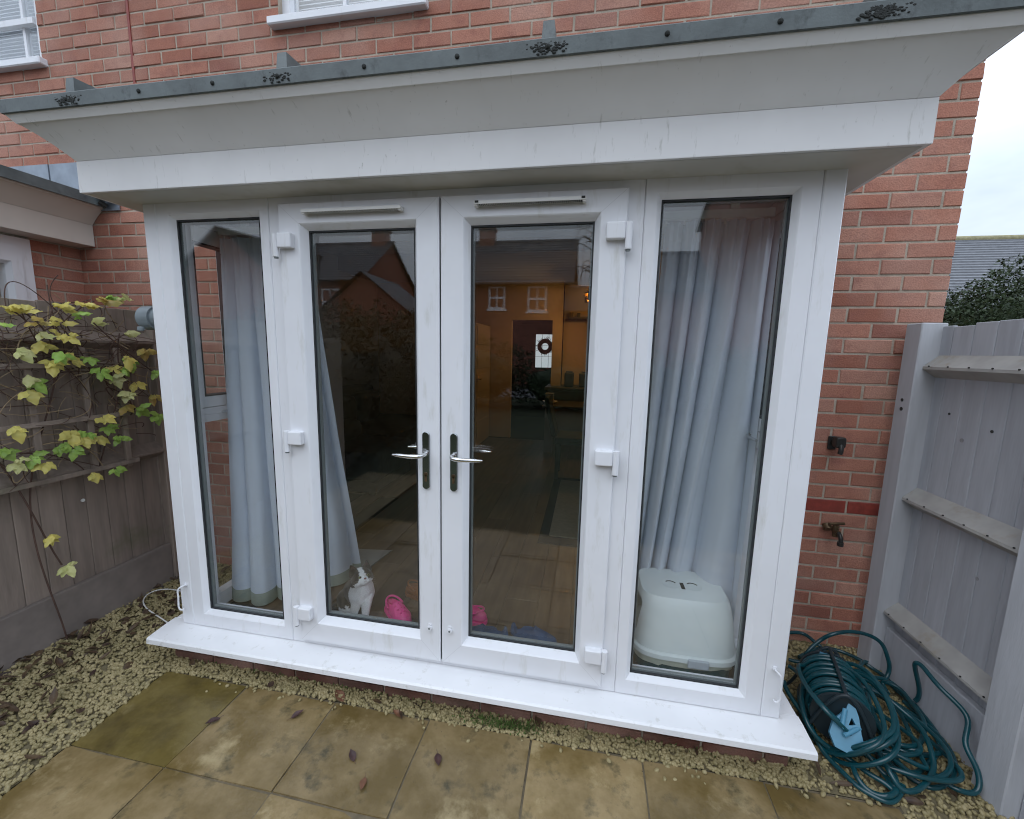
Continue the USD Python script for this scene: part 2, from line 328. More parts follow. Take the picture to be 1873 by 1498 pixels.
emit('daylit_pane', (0.80, 0.90, 0.95), 0.75)
def leaf_mat(name, c1, c2):
    M[name] = usdkit.material(stage, LOOK + name, {
        'g': ('geometry', {}), 'oi': ('object_info', {}), 'nz': ('noise_texture', {'scale': 22.0, 'detail': 3.0}), 'rp': ('rgb_ramp', {'ramp': [(0.3, c1), (0.7, c2)]}),
        'mr': ('map_range', {'from_min': 0.0, 'from_max': 1.0, 'to_min': 0.75, 'to_max': 1.2}), 'hv': ('hsv', {'hue': 0.5, 'saturation': 1.0, 'fac': 1.0}),
        'p': ('principled_bsdf', {'roughness': 0.45}), 't': ('translucent_bsdf', {}), 'mx': ('mix_closure', {'fac': 0.3})},
        [('g.position', 'nz.vector'), ('nz.fac', 'rp.fac'), ('oi.random', 'mr.value'), ('mr.result', 'hv.value'), ('rp.color', 'hv.color'), ('hv.color', 'p.base_color'), ('hv.color', 't.color'),
         ('p.BSDF', 'mx.closure1'), ('t.BSDF', 'mx.closure2')], surface='mx.closure')
leaf_mat('leaf_yellow', (0.74, 0.62, 0.16), (0.62, 0.56, 0.16))
leaf_mat('leaf_pale', (0.68, 0.65, 0.32), (0.58, 0.60, 0.22))
leaf_mat('leaf_green', (0.28, 0.46, 0.09), (0.38, 0.52, 0.11))
leaf_mat('leaf_brown', (0.52, 0.34, 0.10), (0.46, 0.40, 0.11))
M['cat_fur'] = usdkit.material(stage, LOOK + 'cat_fur', {
    'a': ('attribute', {'attribute': 'fur'}), 'g': ('geometry', {}), 'nz': ('noise_texture', {'scale': 190.0, 'detail': 3.0}), 'mr': ('map_range', {'from_min': 0.3, 'from_max': 0.7, 'to_min': 0.9, 'to_max': 1.08}),
    'hv': ('hsv', {'hue': 0.5, 'saturation': 1.0, 'fac': 1.0}), 'bp': ('bump', {'strength': 0.5, 'distance': 0.0015}), 'p': ('principled_bsdf', {'roughness': 0.9, 'specular_ior_level': 0.2, 'sheen_weight': 0.3})},
    [('g.position', 'nz.vector'), ('nz.fac', 'mr.value'), ('mr.result', 'hv.value'), ('a.color', 'hv.color'), ('hv.color', 'p.base_color'), ('nz.fac', 'bp.height'), ('bp.normal', 'p.normal')], surface='p.BSDF')

# ------------------------------------------------------------------ ground, patio, gravel
D = 0.757                         # brick facade plane
def sheet(x0, x1, y0, y1, z): return np.array([[x0, y0, z], [x1, y0, z], [x1, y1, z], [x0, y1, z]]), np.array([[0, 1, 2, 3]])
obj('ground', sheet(-400, 400, -400, 400, -0.06), 'ground_dark', kind='structure', label='bare earth under the garden')
obj('lawn', sheet(-14, 14, -12, -1.7, -0.03), 'lawn', kind='structure', label='dark green lawn behind the patio')
patio = thing('patio', 'wet tan paving slabs in front of the glazed bay', kind='structure')
obj('joint_bed', MB().box(-1.345, 2.10, -1.695, -0.102, -0.055, -0.008), 'paving_joint', patio)
XJ = [-1.342, -0.899, -0.453, -0.018, 0.417, 0.848, 1.279, 1.712, 2.145]
YJ = [-0.108, -0.492, -0.892, -1.292, -1.692]
def slab(x0, x1, y0, y1, k):
    n = 9
    P = np.zeros((n, n, 3)); u = np.linspace(0, 1, n)
    P[..., 0] = (x0 + (x1 - x0) * u)[None, :]; P[..., 1] = (y0 + (y1 - y0) * u)[:, None]
    q = P.copy(); q[..., 2] = k
    wob = 0.0035 * (meshkit.noise(q * [9, 9, 1], 3) - .5)
    ed = np.minimum(np.minimum(u[None, :], 1 - u[None, :]), np.minimum(u[:, None], 1 - u[:, None]))
    P[..., 0] += 0.004 * (meshkit.noise(q * [6, 6, 1] + 9, 5) - .5) * (ed == 0); P[..., 1] += 0.004 * (meshkit.noise(q * [6, 6, 1] + 3, 6) - .5) * (ed == 0)
    tilt = rng.normal(0, 0.004, 2)
    P[..., 2] = wob + (u[None, :] - .5) * tilt[0] + (u[:, None] - .5) * tilt[1] - 0.0035 * (ed == 0)
    return thick(P, 0.04)
for j in range(len(YJ) - 1):
    for i in range(len(XJ) - 1):
        if i >= 7 and j < 1: continue
        g = 0.0035
        green = (i == 0 and j == 0)
        obj('paving_slab', slab(XJ[i] + g, XJ[i + 1] - g, YJ[j + 1] + g, YJ[j] - g, i * 7 + j), 'paving_green' if green else 'paving', patio, smooth=30, label='olive stained paving slab in the corner' if green else None)

def gravel_mesh(n, region, zf, rmin=0.005, rmax=0.0112):
    ico = trimesh.creation.icosphere(1); protos = []
    for k in range(8):
        v = ico.vertices * (1 + 0.45 * (meshkit.noise(ico.vertices * 1.7 + k * 9, k)[:, None] - .5))
        protos.append(v * [1, .8, .62])
    V, F, c = [], [], 0
    while c < n:
        x, y = region()
        r = rng.uniform(rmin, rmax)
        q = trimesh.transformations.random_rotation_matrix(rng.random(3))[:3, :3]
        v = protos[rng.integers(8)] * r @ q.T + [x, y, zf(x, y) + rng.uniform(-.004, .006)]
        V.append(v); F.append(ico.faces + c * len(ico.vertices)); c += 1
    return np.vstack(V), np.vstack(F)
def reg_gravel():
    while True:
        t = rng.random()
        if t < .004: return rng.uniform(-1.3, 1.7), -.108 - abs(rng.normal(0, .03))
        if t < .5: x, y = rng.uniform(-2.09, -1.335), rng.uniform(-1.0, .76)
        elif t < .68: x, y = rng.uniform(-1.35, 1.45), rng.uniform(-.108, -.015)
        else: x, y = rng.uniform(1.2, 2.11), rng.uniform(-.5, .76)
        if x > 1.2 and y < -.10 and x < 1.712: continue
        if -1.36 < x < 1.36 and y > -.02: continue
        if x < -1.335 and x < -2.07: continue
        return x, y
def gz(x, y): return 0.012 * max(0, min(1, (-1.3 - x) / .6)) + 0.006 * meshkit.noise(np.array([x * 9, y * 9, 0.])) - 0.004
obj('gravel_bed', MB().add(*sheet(-2.1, -1.346, -3, .76, -0.004)).add(*sheet(-1.346, 1.72, -.101, .76, -0.006)).add(*sheet(1.72, 2.14, -.5, .76, -0.006)), 'soil', kind='structure', label='earth under the gravel borders')
obj('gravel', gravel_mesh(17000, reg_gravel, gz), 'gravel', smooth=50, kind='stuff', label='loose buff gravel round the paving')

def leaf_shape(L, W, curl, n=7):
    """A simple leaf: pointed oval with a mid fold; returns grid (n, 5, 3), tip along +y."""
    t = np.linspace(0, 1, n); w = W * np.sin(np.pi * np.clip(t, 0.02, .985) ** 0.8) ** 0.9
    s = np.linspace(-1, 1, 5); P = np.zeros((n, 5, 3))
    P[..., 0] = w[:, None] * s[None, :] / 2; P[..., 1] = L * t[:, None]
    P[..., 2] = np.abs(s)[None, :] * w[:, None] * .22 + curl * L * (t[:, None] ** 2)
    P[..., 2] += .05 * W * np.sin(9 * t[:, None] + 3 * s[None, :])
    return P
def place(P, loc, yaw, pitch=0., roll=0.):
    Rm = trimesh.transformations.euler_matrix(pitch, roll, yaw, 'sxyz')[:3, :3]
    return P @ Rm.T + np.asarray(loc)
mb = MB()
for k in range(230):
    if k < 215:
        u = rng.random() ** 1.4; x = -2.05 + .66 * u * rng.random() ** .3; y = rng.uniform(-.75, .7)
    else: x, y = rng.uniform(-1.3, 2.05), rng.uniform(-.1, -.04)
    P = place(leaf_shape(rng.uniform(.03, .085), rng.uniform(.014, .034), rng.uniform(-.5, .6)), (x, y, gz(x, y) + rng.uniform(.008, .022)), rng.uniform(0, 6.3), rng.uniform(-.5, .5), rng.uniform(-.7, .7))
    mb.add(*thick(P, .0006))
obj('leaf_litter', mb, 'dead_leaf', smooth=True, kind='stuff', label='brown fallen leaves scattered over the gravel')
for (x, y, L, yw, mt, lab) in [(-.874, -.282, .05, 2.5, 'dark_leaf', 'dark oval leaf on the joint beside the olive stained slab'), (-.585, -.225, .05, -.6, 'dark_leaf', 'dark leaf on the second slab near the gravel'),
        (-.227, -.338, .05, .8, 'dark_leaf', 'small pointed dark leaf in the middle of the third slab'), (-.156, -.385, .048, 3.4, 'dead_leaf_brown', 'orange brown curled leaf on the third slab'),
        (.069, -.248, .055, 3.6, 'dark_leaf', 'slim dark leaf on the fourth slab'), (-.136, -.125, .05, 1.2, 'dead_leaf_brown', 'brown leaf at the gravel edge of the third slab'), (-.42, -.105, .075, 1.0, 'dead_leaf_brown', 'long brown leaf beside the slab joint under the door')]:
    P = place(leaf_shape(L, L * .5, .15, 9), (0, 0, 0), yw)
    t = thing('fallen_leaf', lab, 'leaf', (x, y, .004))
    v, f = thick(P + [x, y, .004], .0008); obj('leaf_blade', (v, f), mt, t, smooth=True)
    obj('leaf_stalk', tube(place(np.array([[0, 0, 0], [0, -.008, .002], [.002, -.016, .001]]), (x, y, .005), yw), .0008, 5), mt, t)
mb = MB()
for k in range(420):
    x, y = .3 + rng.normal(0, .075), -.08 + rng.normal(0, .014)
    P = place(leaf_shape(rng.uniform(.008, .018), .006, .3, 4), (x, y, rng.uniform(.002, .014)), rng.uniform(0, 6.3), rng.uniform(.2, 1.2))
    mb.add(*grid(P))
for k in range(220):
    x, y = rng.uniform(-1.3, 1.3), rng.uniform(-.05, -.03)
    mb.add(*grid(place(leaf_shape(rng.uniform(.006, .014), .005, .3, 4), (x, y, rng.uniform(.0, .01)), rng.uniform(0, 6.3), rng.uniform(.2, 1.2))))
obj('moss', mb, 'moss', kind='stuff', label='bright green moss in the gravel below the doors')

# ------------------------------------------------------------------ brickwork
PITCH, COURSE, J = 0.2145, 0.075, 0.010
def brick(a0, a1, z0, z1, face, depth=0.05, axis='y', sgn=-1):
    """Brick with worn edges: a along the wall, face = plane of its front, which looks along sgn * axis."""
    c = 0.0035; o = rng.normal(0, .0007, 4)
    jit = lambda: rng.normal(0, .0011)
    fr = [[a0 + c + jit(), z0 + c + jit()], [a1 - c + jit(), z0 + c + jit()], [a1 - c + jit(), z1 - c + jit()], [a0 + c + jit(), z1 - c + jit()]]
    mid = [[a0, z0], [a1, z0], [a1, z1], [a0, z1]]
    off = rng.normal(0, .0012)
    V = [[p[0], face + off + o[i], p[1]] for i, p in enumerate(fr)] + [[p[0] + jit() * .8, face - sgn * .003, p[1] + jit() * .8] for p in mid] + [[p[0], face - sgn * depth, p[1]] for p in mid]
    V = np.array(V)
    F = [[0, 1, 2, 3]]
    for i in range(4):
        k = (i + 1) % 4; F += [[i, i + 4, k + 4, k], [i + 4, i + 8, k + 8, k + 4]]
    F = np.array(F)
    if axis == 'x': V = V[:, [1, 0, 2]]; F = F[:, ::-1]
    if sgn > 0: F = F[:, ::-1]
    return V, F

house = thing('brick_house', 'red brick house wall with white framed upper windows behind the glazed bay', 'house', (0, D, 0))
# openings in the facade: (x0, x1, z0, z1)
WU = (-1.235, -0.385, 3.372, 4.45); WL = (-4.05, -2.955, 3.33, 4.45); BAY = (-1.13, 1.13, 0.0, 2.16)
XL, XR, ZT = -6.0, 2.222, 5.0
core = m3.Manifold.cube([XR - .004 - XL, .30, ZT + .3]).translate([XL, D + .004, -.3])
for (a, b, c, d) in (WU, WL, BAY): core -= m3.Manifold.cube([b - a, .6, d - c]).translate([a, D - .1, c])
obj('mortar_wall', core, 'mortar', house)
side = m3.Manifold.cube([.3, 7.5, ZT + .3]).translate([XR - .304, D + .3045, -.3])
obj('side_wall', side, 'far_brick', house)
obj('rear_wall', MB().box(XL, XR - .31, 8.0, 8.25, -.3, ZT), 'far_brick', house)
obj('roof_slope', MB().add(np.array([[XL, .45, 4.9], [XR + .1, .45, 4.9], [XR + .1, 4.5, 7.4], [XL, 4.5, 7.4], [XL, 8.5, 4.9], [XR + .1, 8.5, 4.9]]), np.array([[0, 1, 2, 3], [3, 2, 5, 4]])), 'slate_dark', house)
obj('gable', MB().add(np.array([[XR - .01, D, 5.], [XR - .01, 8.25, 5.], [XR - .01, 4.5, 7.35], [XR - .2, D, 5.], [XR - .2, 8.25, 5.], [XR - .2, 4.5, 7.35]]), np.array([[0, 1, 2], [5, 4, 3]])), 'far_brick', house)
bricks = []
zk = lambda k: .07 + COURSE * k
for k in range(-1, 54):
    z0 = zk(k) + J / 2; z1 = z0 + COURSE - J
    off = 1.815 if k % 2 == 0 else 1.928
    i0 = int((XL - off) / PITCH) - 1
    for i in range(i0, 40):
        a0, a1 = off + PITCH * i + J / 2, off + PITCH * (i + 1) - J / 2
        if a0 > XR - .02 or a0 < -4.4: continue
        a1 = min(a1, XR)
        if XR - a1 < .04: a1 = XR
        for (p, q, r, s) in (WU, WL, BAY):
            if z1 > r + .01 and z0 < s - .01 and a1 > p and a0 < q:
                if a0 < p - .03: a1 = min(a1, p - .002)
                elif a1 > q + .03: a0 = max(a0, q + .002)
                else: a0 = a1
        if a1 - a0 < .03: continue
        if z0 < 2.28 and -1.30 < (a0 + a1) / 2 < 1.30: continue          # inside the bay
        if a1 < -2.84 and z0 < 2.3: continue
        bricks.append((a0, a1, z0, z1, k))
def seen(b):
    a0, a1, z0, z1, k = b
    p = project([[a0, D, z0], [a1, D, z1], [a0, D, z1], [a1, D, z0]])
    x0, x1, y0, y1 = p[:, 0].min(), p[:, 0].max(), p[:, 1].min(), p[:, 1].max()
    w = max(0, min(x1, 1873) - max(x0, 0)) * max(0, min(y1, 1498) - max(y0, 0))
    if a0 > 1.3 and z1 < 2.32: return w                                   # right of the bay
    if a1 < -1.33 and z1 < 2.32: return w * .95
    yr = np.interp((x0 + x1) / 2, [0, 500, 1003, 1600, 1873], [215, 150, 85, 38, 15])    # behind the canopy
    if (y0 + y1) / 2 > yr: return 0
    return w
score = sorted([(seen(b), b) for b in bricks], key=lambda t: -t[0])
rest = MB()
for n_, (s_, b) in enumerate(score):
    a0, a1, z0, z1, k = b
    g = brick(a0, a1, z0, z1, D)
    red = (k == 9 and a0 > 1.2)
    if n_ < 300 and s_ > 0: obj('brick', g, 'dark_red_brick' if red else 'red_brick', house, label='glossy dark red brick' if red else None)
    else: rest.add(*g)
obj('further_brickwork', rest, 'red_brick', house, kind='stuff')
# quoin return on the right corner
mb = MB()
for k in range(-1, 54):
    z0 = zk(k) + J / 2
    for i in range(0, 6):
        y0 = D + .05 + i * PITCH + (.1 if k % 2 else 0)
        mb.add(*brick(y0, y0 + PITCH - J, z0, z0 + COURSE - J, XR, .01, 'x', 1))
obj('corner_brickwork', mb, 'red_brick', house, kind='stuff')
# rust stain line / movement joint on the upper wall
obj('movement_joint', MB().box(-2.262, -2.246, D - .003, D + .02, 2.45, 4.9), 'dark_red_brick', house, label='thin dark red vertical sealant joint')

def upper_window(W, name, bars, lab):
    x0, x1, z0, z1 = W
    fr = obj(name, MB().add(*ring((x0, x1, z0, z1), (x0 + .065, x1 - .065, z0 + .055, z1 - .06), [('o', 0, D + .09), ('o', 0, D + .035), ('i', .014, D + .03), ('i', 0, D + .05), ('i', 0, D + .09)])), 'upvc', house, label=lab)
    obj('sill', MB().box(x0 - .045, x1 + .045, D - .045, D + .034, z0 - .045, z0 - .0015, .006), 'upvc', fr)
    obj('pane', MB().box(x0 + .06, x1 - .06, D + .055, D + .06, z0 + .05, z1 - .055), 'window_glass', fr)
    for b in bars: obj('glazing_bar', MB().box(*b), 'upvc', fr)
    n = int((z1 - z0) / .022)
    for k in range(min(n, 46)):
        z = z0 + .05 + k * .022
        P = np.array([[[x0 + .02, D + .10, z], [x1 - .02, D + .10, z]], [[x0 + .02, D + .118, z + .02], [x1 - .02, D + .118, z + .02]]])
        obj('blind_slat', thick(P, .001), 'blind_white', fr)
    obj('blind_backing', MB().box(x0, x1, D + .16, D + .165, z0, z1), 'blind_white', fr)
upper_window(WU, 'window', [(-.862, -.842, D + .045, D + .075, 3.427, 4.39)], 'white window with slatted blind above the canopy')
upper_window(WL, 'window', [(-3.148, -3.128, D + .045, D + .075, 3.385, 4.39), (-3.99, -3.02, D + .02, D + .054, 3.565, 3.60)], 'white sash window at the left edge')

# ------------------------------------------------------------------ the glazed bay
bay = thing('glazed_bay', 'white framed glazed bay with double doors under a flat canopy', 'bay window', (0, 0, 0))
HW = 1.3587
PB, SB, S1, S2, SZ0, SZ1 = 0.685, 0.0085, 0.801, 1.211, 0.2545, 2.0785     # sash outer edge, meeting edge, side glass
HEAD = 2.19
pl = MB()
for s in (-1, 1):
    x0, x1 = sorted((s * 1.292, s * HW))
    obj('corner_post', MB().box(x0, x1, .0, .075, .168, HEAD, .004), 'upvc', bay)
# side frames (left and right of the doors), with their glass
PROF = [('o', 0, .07), ('o', 0, .004), ('o', .003, 0.), ('i', .020, 0.), ('i', .016, .004), ('i', 0, .024), ('i', 0, .07)]
def gasket(parent, inner, y, m='black_gasket', t=.005):
    x0, x1, z0, z1 = inner
    obj('gasket', MB().add(*ring((x0 - .002, x1 + .002, z0 - .002, z1 + .002), (x0 + t, x1 - t, z0 + t, z1 - t), [('o', 0, y + .008), ('o', 0, y), ('i', 0, y), ('i', 0, y + .008)])), m, parent)
def glazing(parent, x0, x1, z0, z1, y, name='pane'):
    obj(name, MB().box(x0 - .004, x1 + .004, y, y + .0005, z0 - .004, z1 + .004).__class__().add(*panes(x0 - .004, x1 + .004, z0 - .004, z1 + .004, y)), 'window_glass', parent)
    obj('spacer_bar', MB().add(*ring((x0 - .003, x1 + .003, z0 - .003, z1 + .003), (x0 + .009, x1 - .009, z0 + .009, z1 - .009), [('o', 0, y + .019), ('o', 0, y + .003), ('i', 0, y + .003), ('i', 0, y + .019)])), 'grey_gasket', parent)
def panes(x0, x1, z0, z1, y):
    """A sealed unit: two sheets of glass, the second one a hair out of parallel, as units are."""
    dy = .0004
    return np.array([[x0, y, z0], [x1, y, z0], [x1, y, z1], [x0, y, z1], [x0, y + .02, z0], [x1, y + .02 + dy, z0], [x1, y + .02 + dy, z1], [x0, y + .02 - dy, z1]]), np.array([[0, 1, 2], [0, 2, 3], [4, 5, 6], [4, 6, 7]])
for s in (-1, 1):
    o = sorted((s * .7415, s * 1.291)); i = sorted((s * S1, s * S2))
    fr = obj('side_frame', MB().add(*ring((o[0], o[1], .169, HEAD), (i[0], i[1], SZ0, SZ1), PROF)), 'upvc', bay, smooth=False)
    gasket(fr, (i[0], i[1], SZ0, SZ1), .022)
    glazing(fr, i[0], i[1], SZ0, SZ1, .031)
# door outer frame
obj('door_frame', MB().add(*ring((-.7405, .7405, .169, HEAD), (-.672, .672, .20, 2.108), [('o', 0, .07), ('o', 0, .004), ('o', .003, 0.001), ('i', .004, 0.001), ('i', 0, .006), ('i', 0, .07)])), 'upvc', bay)
GX0, GX1, GZ0, GZ1 = .1136, .5727, .3106, 2.0151
DPROF = [('o', 0, .058), ('o', 0, -.012), ('o', .004, -.0165), ('i', .022, -.0165), ('i', .018, -.012), ('i', .0, .022), ('i', 0, .058)]
for s, lab in ((-1, 'left door leaf with chrome lever'), (1, 'right door leaf with chrome lever')):
    o = sorted((s * (.0035 if s > 0 else .0035), s * .6846)); i = sorted((s * GX0, s * GX1))
    dr = obj('door', MB().add(*ring((o[0], o[1], .1946, 2.1151), (i[0], i[1], GZ0, GZ1), DPROF)), 'upvc', bay, label=lab)
    gasket(dr, (i[0], i[1], GZ0, GZ1), .020)
    glazing(dr, i[0], i[1], GZ0, GZ1, .028)
    # mitre seams at the corners
    sm = MB()
    for (ox, ix) in ((o[0], i[0]), (o[1], i[1])):
        for oz, iz in ((.1946, GZ0), (2.1151, GZ1)):
            a = np.array([ox + (.006 if ix > ox else -.006), -.0168, oz + (.006 if iz > oz else -.006)]); b = np.array([ix + (.022 if ox > ix else -.022) * 1, -.0168, iz + (.022 if oz > iz else -.022)])
            d_ = (b - a) / np.linalg.norm(b - a); nn = np.array([-d_[2], 0, d_[0]]) * .0004
            sm.add([a - nn, a + nn, b + nn, b - nn, a - nn + [0, .001, 0], a + nn + [0, .001, 0], b + nn + [0, .001, 0], b - nn + [0, .001, 0]], [[0, 1, 2, 3], [7, 6, 5, 4], [0, 4, 5, 1], [2, 6, 7, 3]])
    obj('mitre_seam', sm, 'seam_grey', dr)
    # trickle vent
    v0, v1 = (-.558, -.142) if s < 0 else (.141, .540)
    zc = 2.071 if s < 0 else 2.074
    vt = MB().add(*cbox(v0, v1, -.047, -.043, zc - .004, zc + .008, .001)).add(*cbox(v0, v1, -.043, -.0167, zc + .0045, zc + .008, .001))
    for xe in (v0, v1 - .012): vt.box(xe, xe + .012, -.043, -.0167, zc - .008, zc + .004)
    obj('trickle_vent', vt, 'vent_white', dr)
    obj('vent_opening', MB().box(v0 + .0125, v1 - .0125, -.0425, -.0172, zc - .002, zc + .004), 'dark_slot', dr)
    tl = MB()
    for q in np.arange(v0 + .015, v1 - .016, .0065): tl.box(q, q + .0016, -.042, -.020, zc - .006, zc - .0025)
    obj('vent_grille', tl, 'vent_white', dr)
    if s > 0:
        for xe in (v0 + .004, v1 - .016): obj('vent_cap', MB().box(xe, xe + .013, -.0482, -.0472, zc + .000, zc + .0075), 'dark_slot', dr)
    # hinges
    for zc in (1.968, 1.160, .343):
        xo = s * .690
        hb = rbox(min(s * .613, s * .676), max(s * .613, s * .678), -.044, -.014, zc - .029, zc + .029, .006)
        h = obj('hinge', hb, 'upvc', dr, smooth=40)
        obj('hinge_pin', MB().tm(cyl((xo, -.030, zc - .062), (xo, -.030, zc + .028), .012, 16)).box(*sorted((s * .676, s * .692)), -.034, -.012, zc - .012, zc + .024, .003), 'upvc', h, smooth=40)
        obj('pin_cap', MB().tm(cyl((xo, -.030, zc - .068), (xo, -.030, zc - .0625), .0085, 14)), 'grey_gasket', h, smooth=40)
    # handle
    hx = s * .059
    P = Polygon([(hx - .014, .993), (hx + .014, .993), (hx + .014, 1.203), (hx - .014, 1.203)]).buffer(.0)
    plate = m3.CrossSection([np.array(Polygon([(hx, .993), (hx, 1.203)] + [(hx, 1.0)]).buffer(.015).exterior.coords)[::-1][:-1]]) if False else None
    from shapely.geometry import LineString
    ol = np.array(LineString([(hx, .993), (hx, 1.203)]).buffer(.0155, quad_segs=10).exterior.coords)[:-1]
    il = np.array(LineString([(hx, .993), (hx, 1.203)]).buffer(.0135, quad_segs=10).exterior.coords)[:-1]
    n = len(ol); V = np.vstack([np.c_[ol[:, 0], np.full(n, -.0165), ol[:, 1]], np.c_[ol[:, 0], np.full(n, -.0235), ol[:, 1]], np.c_[il[:, 0], np.full(n, -.0255), il[:, 1]]])
    F = [[r * n + j, r * n + (j + 1) % n, (r + 1) * n + (j + 1) % n, (r + 1) * n + j] for r in (0, 1) for j in range(n)]
    F = np.array(F); F = np.vstack([F[:, [0, 1, 2]], F[:, [0, 2, 3]], [[2 * n, 2 * n + j, 2 * n + j + 1] for j in range(1, n - 1)]])
    t_ = trimesh.Trimesh(V, F, process=False); t_.fix_normals()
    hp = obj('handle_plate', MB().tm(t_), 'chrome_dark', dr, smooth=30)
    zl = 1.128
    lev = spline([(hx, -.024, zl), (hx, -.052, zl), (hx + s * .012, -.066, zl - .002), (hx + s * .04, -.068, zl - .004), (hx + s * .085, -.065, zl - .004), (hx + s * .128, -.06, zl - .004)], 8)
    rr = np.interp(np.linspace(0, 1, len(lev)), [0, .2, .35, .6, .85, 1], [.0085, .0085, .0085, .0095, .0075, .004])
    obj('lever', MB().add(*tube(lev, rr, 12)), 'chrome', dr, smooth=50)
    obj('rose', MB().tm(cyl((hx, -.0258, zl), (hx, -.032, zl), .0125, 20)), 'chrome', dr, smooth=40)
    obj('lock_cylinder', MB().tm(cyl((hx, -.0258, 1.043), (hx, -.0285, 1.043), .0085, 16)).box(hx - .005, hx + .005, -.0285, -.0258, 1.012, 1.043, .001), 'tap_brass', dr, smooth=40)
    inner = lev.copy(); inner[:, 1] = .045 - (inner[:, 1] + .0165) * 1.0
    obj('inner_lever', MB().add(*tube(inner, rr, 10)), 'chrome', dr, smooth=50)
    # security bolt
    kx, kz = (-.050, .353) if s < 0 else (.041, .353)
    obj('bolt_cap', MB().tm(cyl((kx, -.0166, kz), (kx, -.026, kz), .0105, 18)).tm(cyl((kx, -.0166, kz + .014), (kx, -.021, kz + .014), .007, 12)), 'upvc', dr, smooth=40)
    obj('bolt_slot', MB().tm(cyl((kx, -.0262, kz), (kx, -.0268, kz), .0045, 12)), 'grey_gasket', dr)
obj('meeting_gasket', MB().box(-.003, .003, -.004, .05, .2, 2.11), 'black_gasket', bay)
# sill: sloping board with rounded nose
sx = 1.438
pr = [(.03, .1675), (-.004, .1675), (-.108, .158), (-.116, .152), (-.117, .130), (-.112, .125), (-.095, .125), (-.095, .133), (.03, .133)]
def extr(pr, x0, x1, x0b=None, x1b=None):
    n = len(pr); V = np.array([[x0, y, z] for y, z in pr] + [[x1, y, z] for y, z in pr])
    t = trimesh.creation.extrude_polygon(Polygon(pr), 1.0, engine='earcut')
    v = t.vertices; V = np.c_[x0 + (x1 - x0) * v[:, 2], v[:, 0], v[:, 1]]
    q = trimesh.Trimesh(V, t.faces, process=False); q.fix_normals(); return q
obj('sill', MB().tm(extr(pr, -sx, sx)), 'upvc_sill', bay, smooth=30)
for s in (-1, 1):
    obj('sill', MB().box(*sorted((s * 1.34, s * sx)), .031, D - .002, .133, .166, .004), 'upvc_sill', bay)
# plinth
pb = MB().box(-1.352, 1.352, -.018, .06, -.05, .124)
for s in (-1, 1): pb.box(*sorted((s * 1.29, s * 1.352)), .061, D, -.05, .124)
plm = obj('plinth', pb, 'mortar', bay)
for z0, z1, of in ((-.035, .035, 0.), (.045, .122, .11)):
    x = -1.393 - .225 + of
    k = 0
    while x < 1.4:
        a0, a1 = max(x + .005, -1.393), min(x + .22, 1.393)
        if a1 - a0 > .03: obj('plinth_brick', brick(a0, a1, z0, z1, -.030), 'plinth_brick', bay)
        x += .225
    for s in (-1, 1):
        y = -.02 + (of > 0) * .07
        while y < D - .06:
            obj('plinth_brick', brick(y, min(y + .215, D), z0, z1, s * 1.393, .04, 'x', s), 'plinth_brick', bay); y += .225
# side windows of the bay
for s in (-1, 1):
    X = s * 1.3587
    def sring(o, i, y0, y1): return ring(o, i, [('o', 0, X - s * .07), ('o', 0, X), ('i', .012, X), ('i', 0, X - s * .02), ('i', 0, X - s * .07)], 'x')
    fr = obj('side_light_frame', MB().add(*sring((.0765, .404, .168, 1.20), (.145, .345, .245, 1.165), 0, 0)).add(*sring((.0765, .404, 1.2005, HEAD), (.105, .378, 1.235, 2.11), 0, 0)).add(*sring((.4045, .752, .168, HEAD), (.465, .69, .245, 2.09), 0, 0)), 'upvc', bay)
    cs = obj('casement', MB().add(*sring((.108, .375, 1.238, 2.107), (.158, .338, 1.292, 2.035), 0, 0)), 'upvc', bay)
    Q_ = np.array([[0, 1, 2, 3]])
    for (p_, q_, r_, t_, par) in ((.14, .35, .24, 1.17, fr), (.46, .695, .24, 2.095, fr), (.153, .343, 1.287, 2.04, cs)):
        obj('pane', (np.array([[X - s * .03, p_, r_], [X - s * .03, q_, r_], [X - s * .03, q_, t_], [X - s * .03, p_, t_]]), Q_), 'window_glass', par)
    obj('gasket', MB().add(*ring((.158, .338, 1.292, 2.035), (.166, .330, 1.300, 2.027), [('o', 0, X - s * .0705), ('o', 0, X - s * .022), ('i', 0, X - s * .022), ('i', 0, X - s * .0705)], 'x')), 'black_gasket', cs)
    lv = spline([(X - s * .075, .33, 1.215), (X - s * .10, .33, 1.215), (X - s * .105, .30, 1.213), (X - s * .10, .22, 1.21)], 6)
    obj('casement_lever', MB().add(*tube(lv, .006, 8)), 'chrome', cs, smooth=50)
    # white door hooks on the corner post
    hxx = s * 1.322
    zt = .38
    hk = spline([(hxx, -.002, zt), (hxx, -.022, zt), (hxx + s * .010, -.030, zt - .010), (hxx + s * .014, -.030, zt - .05), (hxx + s * .014, -.030, zt - .11), (hxx + s * .002, -.028, zt - .118), (hxx - s * .004, -.022, zt - .112)], 6)
    obj('door_hook', MB().add(*tube(hk, .0038, 7)).tm(cyl((hxx, -.001, zt), (hxx, -.008, zt), .010, 14)), 'upvc', bay, smooth=50, label='white cabin hook low on the corner post')
